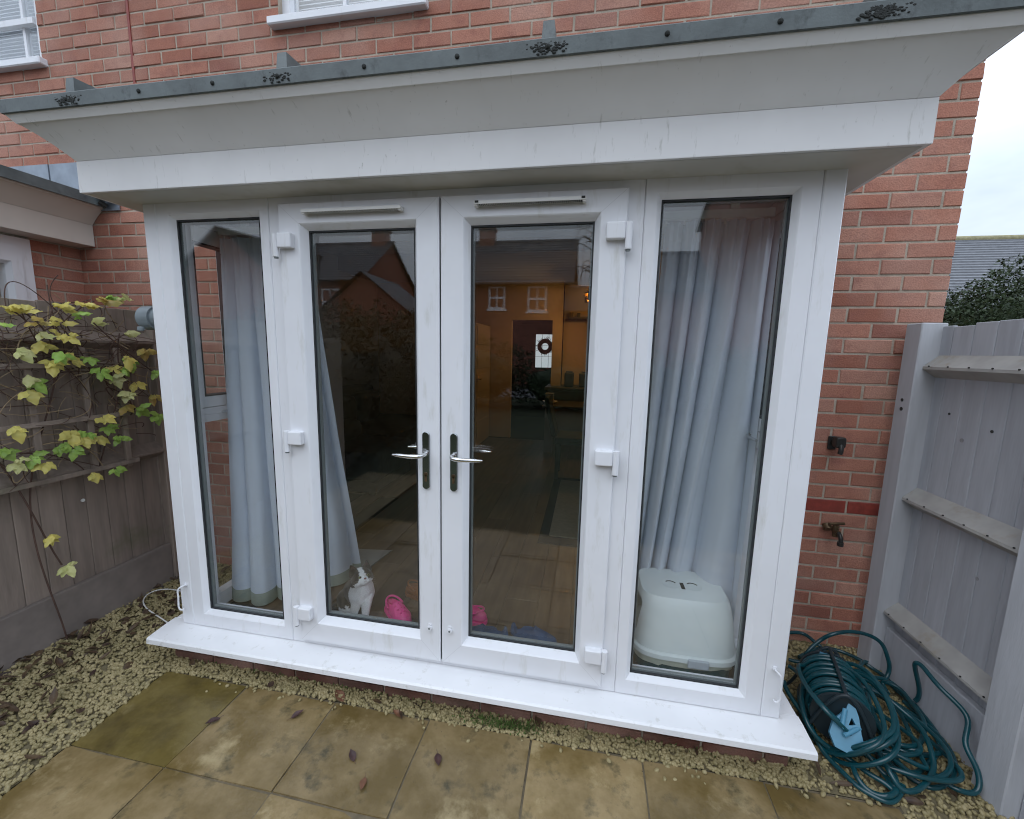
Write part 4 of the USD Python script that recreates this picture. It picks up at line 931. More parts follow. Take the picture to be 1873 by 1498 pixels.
# front door with daylit glass and wreath
fd = thing('front_door', 'dark front door with bright leaded glass at the end of the hall', 'door', (-.45, 7.15, FL))
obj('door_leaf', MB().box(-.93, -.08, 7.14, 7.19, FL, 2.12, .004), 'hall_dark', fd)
gx0, gx1, gzb, gzt = -.51, -.105, 1.225, 1.915
obj('pane', MB().box(gx0, gx1, 7.132, 7.138, gzb, gzt), 'daylit_pane', fd)
obj('glass_frame', MB().add(*ring((gx0 - .02, gx1 + .02, gzb - .02, gzt + .02), (gx0, gx1, gzb, gzt), [('o', 0, 7.139), ('o', 0, 7.12), ('i', 0, 7.12), ('i', 0, 7.139)])), 'black_gasket', fd)
for xx_ in (gx0 + .135, gx0 + .27): obj('lead_strip', MB().box(xx_, xx_ + .006, 7.126, 7.1315, gzb, gzt), 'black_gasket', fd)
for zz_ in (gzb + .23, gzb + .46): obj('lead_strip', MB().box(gx0, gx1, 7.1245, 7.1255, zz_, zz_ + .006), 'black_gasket', fd)
wr = thing('wreath', 'dark round wreath hung on the bright glass of the front door', 'wreath', (-.31, 7.08, 1.68))
obj('ring', MB().add(*tube(np.array([[-.31 + .115 * math.cos(t), 7.10, 1.665 + .115 * math.sin(t)] for t in np.linspace(0, 2 * np.pi, 30)]), .045, 8)), 'wreath', wr, smooth=50)
mb = MB()
for k in range(90):
    t = rng.uniform(0, 6.283); d = np.array([math.cos(t), rng.normal(0, .15), math.sin(t)])
    p = np.array([-.31, 7.10, 1.665]) + d * .13; mb.add(*tube(np.array([p, p + d * rng.uniform(.02, .08) + rng.normal(0, .02, 3)]), [.010, .001], 4))
obj('sprigs', mb, 'wreath', wr)
# open white door
od = thing('inner_door', 'pale panelled inner door standing open', 'door', (-.92, 4.3, FL))
obj('door_leaf', MB().box(-1.0, -.955, 3.98, 4.86, FL + .01, 1.93, .003), 'door_panel', od)
for k in range(5): obj('panel', MB().box(-.9548, -.945, 4.06, 4.78, FL + .12 + k * .34, FL + .38 + k * .34, .004), 'door_panel', od)
obj('handle', MB().add(*tube(spline([(-.955, 4.04, 1.15), (-.91, 4.04, 1.15), (-.90, 4.1, 1.15)], 6), .008, 8)), 'chrome', od, smooth=50)
# lamp
lp = thing('pendant_lamp', 'lit brass pendant lamp glowing warm at the back of the room', 'lamp', (.60, 4.3, 2.35))
obj('flex', MB().tm(cyl((.60, 4.3, 2.40), (.60, 4.3, 2.619), .01, 8)), 'brass', lp)
obj('shade', MB().tm(cyl((.60, 4.3, 2.345), (.60, 4.3, 2.40), .13, 28, .03)), 'brass', lp, smooth=40)
obj('bulb', MB().mf(sph((.60, 4.3, 2.30), .035)), 'lamp_glow', lp, smooth=True)
for k in range(9):
    t = k * .698; p = np.array([.60 + .085 * math.cos(t), 4.3 + .085 * math.sin(t), 2.30 + .03 * math.sin(3 * t)])
    obj('ornament', MB().mf(rbox(p[0] - .022, p[0] + .022, p[1] - .006, p[1] + .006, p[2] - .045, p[2] + .045, .005, 8)), 'brass', lp, smooth=40)
# kitchen peninsula
kp = thing('kitchen_counter', 'dark topped kitchen counter at the back right of the room', 'counter', (.6, 4.3, FL))
obj('cabinet', MB().box(.0, 1.86, 4.62, 5.2, FL, .99).box(.03, .14, 4.0, 4.12, FL, .99), 'cabinet_grey', kp)
obj('worktop', MB().box(-.04, 1.87, 4.55, 5.22, .991, 1.03, .004).box(.0, .9, 3.9, 4.549, .80, .835, .004), 'counter_dark', kp)
for xx_ in (.31, .53): 
    ap = thing('kettle', 'dark box shaped appliance on the kitchen counter' if xx_ < .4 else 'second dark appliance at the right end of the kitchen counter', 'appliance', (xx_, 4.8, 1.03))
    obj('body', MB().mf(rbox(xx_ - .07, xx_ + .07, 4.72, 4.88, 1.031, 1.25, .02)), 'counter_dark', ap, smooth=40)
    obj('lid', MB().mf(rbox(xx_ - .05, xx_ + .05, 4.74, 4.86, 1.251, 1.265, .006)), 'counter_dark', ap, smooth=40)
ds = thing('white_dish', 'white dish on the low shelf of the counter', 'dish', (.02, 4.1, .84))
obj('bowl', MB().tm(cyl((.08, 4.2, .836), (.08, 4.2, .86), .05, 24, .10)), 'plate_white', ds, smooth=40)
obj('rim', MB().tm(cyl((.08, 4.2, .8605), (.08, 4.2, .868), .104, 24, .106)), 'plate_white', ds, smooth=40)
# sofa
sf = thing('sofa', 'dark grey corner sofa against the left wall of the room', 'sofa', (-2.0, 2.7, FL))
obj('seat', MB().mf(rbox(-2.85, -1.30, 1.85, 2.65, .30, .58, .05)).mf(rbox(-2.85, -1.62, 2.66, 4.2, .30, .58, .05)), 'sofa_dark', sf, smooth=50)
obj('base', MB().box(-2.83, -1.33, 1.87, 2.64, .20, .30).box(-2.83, -1.65, 2.65, 4.18, .20, .30), 'sofa_dark', sf)
obj('backrest', MB().mf(rbox(-2.88, -2.58, 1.9, 4.2, .581, 1.02, .08)), 'sofa_dark', sf, smooth=50)
for k, (xx_, yy_) in enumerate(((-2.35, 2.9), (-2.35, 3.5), (-1.9, 2.25))):
    obj('cushion', MB().mf(rbox(xx_ - .12, xx_ + .12, yy_ - .24, yy_ + .24, .582, .98 if k < 2 else .80, .09)), 'sofa_dark', sf, smooth=50)
for xx_, yy_ in ((-1.4, 1.95), (-2.75, 1.95), (-1.7, 4.1)): obj('foot', MB().box(xx_ - .03, xx_ + .03, yy_ - .03, yy_ + .03, FL, .20), 'chair_dark', sf)
# dining chair and rug
ch = thing('dining_chair', 'dark dining chair beside the kitchen counter', 'chair', (.42, 3.0, FL))
obj('seat', MB().mf(rbox(.26, .72, 2.78, 3.24, .56, .64, .03)), 'chair_dark', ch, smooth=50)
obj('backrest', MB().mf(hull(rbox(.22, .27, 2.80, 3.2, .641, .70, .02), rbox(.13, .18, 2.85, 3.15, 1.02, 1.06, .02))), 'chair_dark', ch, smooth=50)
for xx_ in (.29, .69):
    for yy_ in (2.82, 3.2): obj('leg', MB().box(xx_ - .018, xx_ + .018, yy_ - .018, yy_ + .018, FL, .565), 'chair_dark', ch)
dt = thing('dining_table', 'dark dining table edge at the right of the room', 'table', (1.2, 2.3, FL))
obj('tabletop', MB().box(.62, 1.75, 1.55, 2.75, .86, .90, .004), 'counter_dark', dt)
for xx_ in (.68, 1.68):
    for yy_ in (1.62, 2.68): obj('leg', MB().box(xx_ - .03, xx_ + .03, yy_ - .03, yy_ + .03, FL, .86), 'counter_dark', dt)
rg = thing('rug', 'pale mat with a dark border on the wooden floor', 'rug', (.5, 2.0, FL))
obj('border', MB().box(.27, 1.8, 1.28, 2.9, FL + .001, FL + .008), 'rug_dark', rg)
obj('field', MB().box(.345, 1.72, 1.40, 2.8, FL + .0085, FL + .016), 'rug_pale', rg)
# flat card behind the cat
cd = thing('floor_mat', 'small grey mat lying on the floor behind the cat', 'mat', (-.80, .82, FL))
obj('mat_sheet', MB().add(*thick(np.array([[[-1.0, .70, FL + .004], [-.74, .705, FL + .004]], [[-.98, .90, FL + .006], [-.70, .93, FL + .010]]]), .003)), 'card_grey', cd)
obj('mat_edge', MB().add(*tube(np.array([[-.74, .705, FL + .004], [-.70, .93, FL + .010]]), .003, 6)), 'grey_gasket', cd)

# ------------------------------------------------------------------ curtains
def curtain(name, label, top, bot, folds, seed, mt, amp=.028, gather=.5, hem=False, group=None, sweep=None):
    """Hanging cloth: top and bottom are polylines (left to right); folds deepen downwards."""
    t = thing(name, label, 'curtain', top[0])
    rg_ = np.random.default_rng(seed)
    nU, nV = 220, 56
    u = np.linspace(0, 1, nU); v = np.linspace(0, 1, nV)
    def line(pl):
        pl = np.array(pl); s = np.r_[0, np.cumsum(np.linalg.norm(np.diff(pl, axis=0), axis=1))]; s /= s[-1]
        return np.stack([np.interp(u, s, pl[:, k]) for k in range(3)], -1)
    T = line(top)
    if sweep:                                  # the folds run together towards one side at the hem, leaving a wide flat panel
        u_ = u; u = np.interp(u_, [0, sweep[0], 1], [0, sweep[1], 1]); Bm = line(bot); u = u_
    else: Bm = line(bot)
    nf = int(folds); br = np.r_[0, np.cumsum(rg_.uniform(.55, 1.5, nf))]; br /= br[-1]
    ph = np.interp(u, br, np.arange(nf + 1) * 2 * np.pi) + 1.2
    hgt = np.interp(ph / (2 * np.pi), np.arange(nf + 2), rg_.uniform(.6, 1.25, nf + 2))
    def nrm(L):
        d = np.gradient(L, axis=0); n = np.stack([d[:, 1], -d[:, 0], 0 * d[:, 0]], -1); return n / np.maximum(np.linalg.norm(n, axis=1, keepdims=True), 1e-9)
    nT, nB = nrm(T), nrm(Bm)
    P = np.zeros((nV, nU, 3))
    for j, vv in enumerate(v):
        w = vv ** 1.25
        base = T * (1 - w) + Bm * w; base[:, 2] = T[:, 2] * (1 - vv) + Bm[:, 2] * vv
        n = nT * (1 - w) + nB * w
        a = amp * (.45 + .55 * min(1, vv * 3)) * (1 + .5 * np.exp(-((u - .5) / .35) ** 2))
        pj = ph + .5 * math.sin(2.2 * vv + seed) * (1 - u)
        fold = (np.abs(np.sin(pj / 2)) ** .5) * hgt * 2.1 - 1.1 + .05 * np.sin(pj * 1.7 + 3 * vv)
        pinch = .45 * np.sin(ph * 3.1) * math.exp(-vv * 16)
        wr_ = .55 * (meshkit.noise(np.stack([u * 5 + vv * 2, np.full(nU, vv * 5), np.full(nU, seed)], -1), seed) - .5) * (.3 + vv)
        P[j] = base + n * (a * (fold + pinch + wr_))[:, None]
    k = int(nV * .955)
    obj('cloth', thick(P[:k + 1][::-1], .0015), mt, t, smooth=True)
    obj('hem', thick(P[k:][::-1], .0015), 'curtain_hem' if hem else mt, t, smooth=True)
    obj('header_tape', thick((P[:3] + [0, -.004, 0])[::-1], .003), mt, t, smooth=True)
RY = .285
curtain('curtain', 'pale blue grey curtain pulled towards the left corner of the bay', [(-1.262, RY, 2.07), (-1.12, RY, 2.072), (-.97, RY + .02, 2.07), (-.88, .45, 2.06)], [(-1.275, .20, .185), (-1.12, .225, .165), (-1.0, .30, .165), (-.88, .40, .165), (-.735, .60, .18)], 4, 3, 'curtain_blue', .028, hem=True)
curtain('curtain', 'blue grey curtain hanging in folds behind the litter box', [(.86, RY + .02, 2.075), (1.0, RY, 2.08), (1.15, RY, 2.078), (1.285, RY, 2.075)], [(.80, .56, .165), (.95, .55, .165), (1.12, .50, .165), (1.296, .34, .165)], 5, 14, 'curtain_mauve', .042, sweep=(.70, .44))
for s, lab in ((-1, 'white curtain rail across the left of the bay'), (1, 'white curtain rail across the right of the bay')):
    r_ = thing('curtain_rail', lab, 'curtain rail', (s * 1.1, RY, 2.1))
    obj('rail', MB().box(*sorted((s * .80, s * 1.262)), RY - .012, RY + .012, 2.088, 2.122, .003), 'vent_white', r_)
    for k in range(6): obj('glider', MB().box(s * (.86 + k * .075) - .004, s * (.86 + k * .075) + .004, RY - .004, RY + .004, 2.068, 2.0875), 'vent_white', r_)
    obj('bracket', MB().box(*sorted((s * 1.10, s * 1.13)), RY - .010, RY + .010, 2.1225, 2.1645), 'vent_white', r_)

# ------------------------------------------------------------------ litter box
lb = thing('litter_box', 'pale hooded cat litter box standing in the right window', 'litter box', (1.05, .3, FL))
def ell(cx_, cy_, a, b, z, n=48, e=3.2):
    t = np.linspace(0, 2 * np.pi, n, endpoint=False); c, s = np.cos(t), np.sin(t)
    return np.stack([cx_ + a * np.sign(c) * np.abs(c) ** (2 / e), cy_ + b * np.sign(s) * np.abs(s) ** (2 / e), np.full(n, z)], -1)
def loft(rings, cap0=True, cap1=True):
    n = len(rings[0]); V = np.vstack(rings); F = []
    for i in range(len(rings) - 1):
        for j in range(n): F.append([i * n + j, i * n + (j + 1) % n, (i + 1) * n + (j + 1) % n, (i + 1) * n + j])
    F = np.array(F); F = np.vstack([F[:, [0, 1, 2]], F[:, [0, 2, 3]]])
    if cap0: F = np.vstack([F, [[0, j + 1, j] for j in range(1, n - 1)]])
    k = (len(rings) - 1) * n
    if cap1: F = np.vstack([F, [[k, k + j, k + j + 1] for j in range(1, n - 1)]])
    return trimesh.Trimesh(V, F, process=False)
def man(t): 
    t = trimesh.Trimesh(t.vertices, t.faces); t.fix_normals()
    return m3.Manifold(m3.Mesh(np.array(t.vertices, np.float32), np.array(t.faces, np.uint32)))
cx_, cy_ = 1.045, .305
E4 = 4.2
H = [ell(cx_, cy_, .216, .176, .264, e=E4), ell(cx_, cy_, .214, .174, .30, e=E4), ell(cx_, cy_, .207, .164, .38, e=E4), ell(cx_ - .002, cy_ + .006, .198, .150, .45, e=E4), ell(cx_ - .004, cy_ + .010, .191, .140, .484, e=E4), ell(cx_ - .005, cy_ + .012, .180, .128, .500, e=E4), ell(cx_ - .005, cy_ + .012, .09, .06, .508, e=E4)]
hood = man(loft(H))
inn = man(loft([np.c_[(r[:, :2] - [cx_, cy_]) * .965 + [cx_, cy_], r[:, 2] - .008] for r in H]))
hood = hood - inn
hood = hood - rbox(.70, .90, cy_ - .105, cy_ + .105, .315, .47, .03)         # entrance on the left
for s in (-1, 1):
    hood = hood - m3.Manifold.sphere(.05, 24).scale([.8, .8, .10]).translate([cx_ - .005 + s * .047, cy_ - .01, .509])
obj('hood', hood, 'litter_hood', lb, smooth=35)
for s in (-1, 1):
    P = np.array([[cx_ - .005 + s * .047 + .026 * math.cos(t), cy_ - .008 + .026 * math.sin(t), .5045] for t in np.linspace(.5, 2.4, 10)])
    obj('vent_slot', MB().add(*tube(P, .003, 6)), 'dark_slot', lb)
obj('handle_slot', MB().box(cx_ - .012, cx_ + .004, cy_ - .045, cy_ + .005, .503, .5095), 'dark_slot', lb)
obj('rim', MB().tm(loft([ell(cx_, cy_, .218, .178, .250, e=E4), ell(cx_, cy_, .226, .186, .254, e=E4), ell(cx_, cy_, .226, .186, .274, e=E4), ell(cx_, cy_, .217, .177, .281, e=E4)], True, True)), 'litter_hood', lb, smooth=35)
obj('latch', MB().mf(rbox(cx_ - .0, cx_ + .085, cy_ - .194, cy_ - .18, .238, .276, .005)), 'litter_grey', lb, smooth=40)
n = 96; t = np.linspace(0, 2 * np.pi, n, endpoint=False)
low = ell(cx_, cy_, .213, .170, 0, n, E4); low[:, 2] = .212 + .022 * meshkit.fbm(np.stack([np.cos(t) * 2.2, np.sin(t) * 2.2, t * 0], -1), 4, 5) - .012 * (np.cos(t) < -.2)
up_ = ell(cx_, cy_, .215, .174, .2495, n, E4)
obj('liner_bag', MB().tm(loft([low, (low + up_) / 2 * [1, 1, 1], up_], False, True)), 'litter_liner', lb, smooth=35)
obj('tray', MB().tm(loft([ell(cx_, cy_, .195, .155, FL + .001, e=E4), ell(cx_, cy_, .203, .162, FL + .012, e=E4), ell(cx_, cy_, .209, .167, .245, e=E4)])), 'litter_tray', lb, smooth=35)

# ------------------------------------------------------------------ clogs and slippers
def clog(name, label, cat, loc, yaw, L, mt, holes=True, strap=True, group=None):
    """Slip-on shoe, heel at the origin, toe along +x before the turn."""
    W, Hh = L * .40, L * .36
    outer = hull(*[sph((L * x_, y_ * W, z_), r) for x_, y_, z_, r in ((.16, 0, .032, .030), (.45, .10, .03, .030), (.45, -.10, .03, .030), (.75, .16, .030, .030), (.75, -.16, .030, .030), (.86, 0, .032, .032), (.52, 0, .064, .028))])
    sole = hull(*[m3.Manifold.cylinder(.016, r, r, 20).translate([L * x_, y_ * W, 0]) for x_, y_, r in ((.17, 0, .036), (.74, .10, .036), (.74, -.10, .036), (.85, 0, .036))])
    body = outer + sole
    if not holes: body = body + hull(sph((L * .30, 0, .05), .034), sph((L * .50, 0, .078), .02)) + hull(sph((L * .06, 0, .05), .022), sph((L * .04, 0, .082), .012))
    body = body - hull(sph((L * .15, 0, .050), .020), sph((L * .42, 0, .062), .023), sph((L * .15, 0, .12), .03), sph((L * .38, 0, .14), .030))   # opening for the foot
    body = body.trim_by_plane([0, 0, 1], 0)
    if holes:
        for k in range(3):
            for s in (-1, 0, 1):
                x0_ = L * (.58 + .11 * k); 
                body = body - m3.Manifold.cylinder(.05, .0042, .0042, 10).translate([x0_, s * W * .19 * (1.1 - .18 * k), .045])
    c, s_ = math.cos(yaw), math.sin(yaw); Rm = np.array([[c, -s_, 0], [s_, c, 0], [0, 0, 1]])
    t = thing(name, label, cat, loc, group=group)
    tf = lambda v: v @ Rm.T + np.array(loc)
    q = taubin(body, .008, 3) if not holes else trimesh.Trimesh(body.to_mesh().vert_properties[:, :3], body.to_mesh().tri_verts)
    obj('upper', (tf(np.array(q.vertices)), q.faces), mt, t, smooth=45)
    if strap:
        P = np.array([[L * .36 - .075 * math.sin(a) * .9 + .01, W * .42 * math.cos(a), .055 + .020 * math.sin(a)] for a in np.linspace(0, math.pi, 18)])
        v, f = tube(P, .0055, 8); v = v.copy(); v[:, 2] += 0
        obj('strap', (tf(v), f), mt, t, smooth=50)
    return t
clog('clog', 'bright pink clog with round holes beside the cat', 'shoe', (-.44, .355, FL + .001), -.68, .24, 'clog_pink')
clog('clog', 'bright pink clog half hidden behind the door stile', 'shoe', (.125, .325, FL + .001), math.pi - .15, .22, 'clog_pink')
clog('slipper', 'dark blue slipper nearest the door stile', 'shoe', (.25, .20, FL + .001), math.pi + .12, .23, 'slipper_blue', False, False)
clog('slipper', 'dark blue slipper standing to the right', 'shoe', (.27, .235, FL + .001), -.1, .22, 'slipper_blue', False, False)
clog('clog', 'dull orange clog in the shade behind the pink one', 'shoe', (-.40, .50, FL + .001), -.25, .22, 'orange_shoe')

# ------------------------------------------------------------------ the cat
ct = thing('cat', 'grey tabby and white cat sitting at the glass looking up', 'cat', (-.56, .27, FL))
def bone(a, b, ra, rb): return hull(sph(a, ra), sph(b, rb))
Z = FL
hd = np.array([-.520, .238, Z + .228])
look = np.array([.66, -.55, .40]); look /= np.linalg.norm(look)
lr = np.cross(look, [0, 0, 1.0]); lr /= np.linalg.norm(lr); lu = np.cross(lr, look)
HS = 1.12
hp = lambda a, b, c: hd + (lr * a + lu * b + look * c) * HS
parts = [hull(sph((-.600, .325, Z + .085), .078), sph((-.575, .305, Z + .10), .078), sph((-.548, .275, Z + .115), .070), sph((-.532, .262, Z + .15), .057)),
         hull(sph((-.530, .262, Z + .15), .057), sph((-.523, .250, Z + .195), .041), sph(hd, .038)),
         bone((-.548, .245, Z + .12), (-.560, .215, Z + .018), .034, .017), bone((-.505, .262, Z + .12), (-.500, .228, Z + .018), .033, .017),
         hull(sph((-.562, .205, Z + .012), .015), sph((-.565, .182, Z + .011), .013)), hull(sph((-.500, .220, Z + .012), .015), sph((-.498, .196, Z + .011), .013)),
         hull(sph((-.640, .29, Z + .06), .055), sph((-.615, .25, Z + .045), .042), sph((-.625, .235, Z + .025), .024)), hull(sph((-.62, .215, Z + .014), .016), sph((-.615, .185, Z + .012), .014)),
         hull(sph((-.60, .40, Z + .03), .022), sph((-.66, .36, Z + .022), .02)), hull(sph((-.66, .36, Z + .022), .02), sph((-.70, .27, Z + .018), .016)),
         # head
         hull(sph(hp(0, .006, -.004), .047), sph(hp(.017, -.006, .006), .037), sph(hp(-.017, -.006, .006), .037)),
         hull(sph(hp(.010, -.016, .032), .016), sph(hp(-.010, -.016, .032), .016), sph(hp(0, -.004, .036), .013), sph(hp(0, -.024, .024), .016))]
for s in (-1, 1):
    parts.append(hull(sph(hp(s * .016, .030, .004), .014), sph(hp(s * .041, .020, -.006), .014), sph(hp(s * .036, .060, -.006), .0055)))
body = parts[0]
for p_ in parts[1:]: body = body + p_
tmc = taubin(body, .008, 10)
V = np.array(tmc.vertices)
nz = meshkit.fbm(V * 26, 3, 4); fine = meshkit.fbm(V * 60, 2, 8)
rel = (V - hd) / HS; ha, hb_, hc = rel @ lr, rel @ lu, rel @ look
white = np.array([.80, .80, .79]); grey = np.array([.04, .036, .033]); light = np.array([.12, .105, .09])
tab = grey + (light - grey) * (np.sin(V @ np.array([55., 40., 70.]) + 6 * nz) * .5 + .5)[:, None] * .8
isw = np.zeros(len(V))
head = (np.linalg.norm(rel, axis=1) < .075) | ((V[:, 2] > hd[2] + .02) & (np.linalg.norm(rel, axis=1) < .12))
chest = (~head) & (((V[:, 0] + .548) * .80 - (V[:, 1] - .245) * .9 + (nz - .5) * .05) > -.018 + .03 * np.clip((Z + .13 - V[:, 2]) / .05, 0, 1) * (V[:, 2] > Z + .07)) & (V[:, 0] > -.605)
legs = (~head) & (V[:, 2] < Z + .045 + .02 * nz)
legs &= (V[:, 0] > -.645) & (V[:, 1] < .30)
isw[chest | legs] = 1
blaze = head & (hb_ < .045) & ((np.abs(ha - .006) < .006 + .30 * np.maximum(0, .03 - hb_) + .006 * nz) & (hc > -.02)); muzz = head & (hb_ < -.012 + .004 * nz - .45 * np.maximum(0, np.abs(ha) - .018)) & (hc > -.01)
isw[blaze | muzz] = 1
isw[head & (hb_ < -.036)] = 1
col = white * isw[:, None] + tab * (1 - isw)[:, None]
ear = head & (hb_ > .045) & (hc > .0); col[ear] = .8 * col[ear] + .2 * np.array([.35, .22, .2])
cp_ = obj('body', (V, tmc.faces), M['cat_fur'], ct, smooth=True)
prim_color(cp_, 'fur', col)
for s in (-1, 1):
    e = hp(s * .0185, .004, .0365)
    ey = obj('eye', MB().mf(m3.Manifold.sphere(.0075, 16).scale([1, 1, .85]).translate(e.tolist())), 'cat_eye', ct, smooth=True)
    obj('pupil', MB().mf(m3.Manifold.sphere(.0042, 12).translate((e + look * .0045).tolist())), 'cat_pupil', ey, smooth=True)
obj('nose', MB().mf(m3.Manifold.sphere(.0055, 12).scale([1.2, 1, .8]).translate(hp(0, -.006, .047).tolist())), 'cat_nose', ct, smooth=True)
obj('mouth', MB().add(*tube(np.array([hp(-.010, -.022, .042), hp(-.004, -.019, .0465), hp(0, -.017, .0475), hp(.004, -.019, .0465), hp(.010, -.022, .042)]), .001, 5)), 'cat_nose', ct)
mb = MB()
for s in (-1, 1):
    for k in range(5): 
        p = hp(s * .012, -.014 - .003 * k, .043); mb.add(*tube(np.array([p, p + lr * s * .035 + lu * (.010 - .007 * k) + look * .004]), [.0004, .0001], 4))
obj('whiskers', mb, 'plate_white', ct)

# ------------------------------------------------------------------ beyond the right fence
def foliage(name, label, cat, blobs, n, leaf, mt, mbk, trunk=None, group=None, flat=.6):
    t = thing(name, label, cat, (blobs[0][0], blobs[0][1], 0), group=group)
    V, F = [], []; c = 0
    vol = np.array([b[3] * b[4] * b[5] for b in blobs]); pick = rng.choice(len(blobs), n, p=vol / vol.sum())
    d = rng.normal(size=(n, 3)); d /= np.linalg.norm(d, axis=1, keepdims=True)
    B = np.array(blobs)[pick]; rr = rng.uniform(.55, 1.06, n) ** .6
    wob = .75 + .5 * meshkit.fbm(d * 2.3 + B[:, :3], 3, 3)
    P = B[:, :3] + d * B[:, 3:6] * (rr * wob)[:, None]
    for k in range(n):
        q = trimesh.transformations.random_rotation_matrix(rng.random(3))[:3, :3]; s = leaf * rng.uniform(.6, 1.5)
        tri = np.array([[-.5, 0, 0], [0, -.22, .05], [.5, 0, 0], [0, .22, .05]]) * s @ q.T + P[k]
        V.append(tri); F.append([[c, c + 1, c + 2], [c, c + 2, c + 3]]); c += 4
    mb = MB().add(np.vstack(V), np.vstack(F))
    obj('foliage', mb, mt, t)
    inner = MB()
    for b in blobs:
        s_ = trimesh.creation.icosphere(2); v = s_.vertices * (.50 + .25 * meshkit.noise(s_.vertices * 2 + b[0], 2)[:, None]); inner.add(v * np.array(b[3:6]) + np.array(b[:3]), s_.faces)
    obj('inner_growth', inner, mt, t, smooth=True)
    tk = MB()
    for b in (trunk or [(blobs[0][0], blobs[0][1], .12, blobs[0][2])]): tk.add(*tube(np.array([[b[0], b[1], -.06], [b[0] + .05, b[1], b[3] * .5], [b[0], b[1] + .05, b[3]]]), [b[2], b[2] * .8, b[2] * .5], 8))
    obj('trunk', tk, mbk, t, smooth=60)
    return t
foliage('conifer_hedge', 'dense dark green clipped conifer hedge beyond the grey fence', 'hedge', [(4.75, 4.1, 1.35, .62, .7, 1.02), (5.35, 4.1, 1.6, .7, .8, 1.12), (6.1, 4.2, 1.6, .8, .8, 1.15), (5.0, 3.9, 1.0, .8, .6, 1.15)], 60000, .042, 'conifer', 'bark')
def roof_courses(x0, x1, ya, za, yb, zb, n, th_=.03):
    """Slate courses between eave (ya, za) and ridge (yb, zb): each course laps the one below."""
    mb = MB()
    sgn = 1 if yb > ya else -1
    for k in range(n):
        t0, t1 = k / n, (k + 1.06) / n
        y0, z0, y1, z1 = ya + (yb - ya) * t0, za + (zb - za) * t0, ya + (yb - ya) * min(t1, 1), za + (zb - za) * min(t1, 1)
        V = [[x0, y0, z0 + th_], [x1, y0, z0 + th_], [x1, y1, z1], [x0, y1, z1], [x0, y0, z0 - .01], [x1, y0, z0 - .01]]
        F = np.array([[0, 1, 2, 3], [4, 5, 1, 0]])
        mb.add(V, F if sgn > 0 else F[:, ::-1])
    return mb
def simple_house(name, label, x0, x1, ys, yr, yb, ze, zr, mr, windows=(), chimney=None, ncourse=16, gable=None, ridge='slate_dark'):
    """House whose eave runs along x at y = ys (the side one sees), ridge at yr, far eave at yb."""
    t = thing(name, label, 'house', ((x0 + x1) / 2, ys, 0))
    sgn = 1 if yr > ys else -1
    w = MB().box(x0 + .2, x1 - .2, *sorted((ys + sgn * .25, yb - sgn * .25)), -.05, ze)
    for xg in (x0 + .2, x1 - .2): w.add(np.array([[xg, ys + sgn * .25, ze], [xg, yb - sgn * .25, ze], [xg, yr, zr - .06]]), np.array([[0, 1, 2]]))
    obj('wall', w, 'far_brick', t)
    obj('roof', roof_courses(x0, x1, ys, ze, yr, zr, ncourse, .05), mr, t)
    obj('roof', roof_courses(x0, x1, yb, ze, yr, zr, ncourse, .05), mr, t)
    obj('ridge', MB().tm(cyl((x0, yr, zr), (x1, yr, zr), .12, 12)), ridge, t, smooth=40)
    obj('gutter', MB().tm(cyl((x0, ys - sgn * .04, ze - .03), (x1, ys - sgn * .04, ze - .03), .06, 8)), 'black_gasket', t)
    yw = ys + sgn * .25
    for (a, b, c, d) in windows:
        y0, y1 = sorted((yw - sgn * .03, yw + sgn * .04))
        f_ = obj('window_frame', MB().add(*ring((a, b, c, d), (a + .08, b - .08, c + .08, d - .08), [('o', 0, y1), ('o', 0, y0), ('i', 0, y0), ('i', 0, y1)])).box(a + .08, b - .08, y0 + .01, y1 - .01, (c + d) / 2 - .05, (c + d) / 2 + .05).box((a + b) / 2 - .025, (a + b) / 2 + .025, y0 + .012, y1 - .012, c + .08, d - .08).box(a - .08, b + .08, min(y0, y0 - .04), y1, c - .09, c - .002), 'upvc', t)
        obj('pane', MB().box(a + .08, b - .08, (y0 + y1) / 2 - .004, (y0 + y1) / 2 + .004, c + .08, d - .08), 'counter_dark', f_)
    if chimney:
        cx2, w2, h2 = chimney
        obj('chimney', MB().box(cx2 - w2, cx2 + w2, yr - .35, yr + .35, zr - .4, zr + h2).box(cx2 - w2 - .06, cx2 + w2 + .06, yr - .41, yr + .41, zr + h2, zr + h2 + .12), 'far_brick', t)
        for q in (-.25, .25): obj('chimney_pot', MB().tm(cyl((cx2 + q, yr, zr + h2 + .12), (cx2 + q, yr, zr + h2 + .42), .1, 12)), 'far_brick', t)
    return t
simple_house('slate_roofed_house', 'distant house with grey slate roof and mossy ridge beyond the hedge', 7.5, 26, 11.6, 15.5, 19.4, 2.9, 5.62, 'slate_grey', ncourse=26, ridge='ridge_tile')
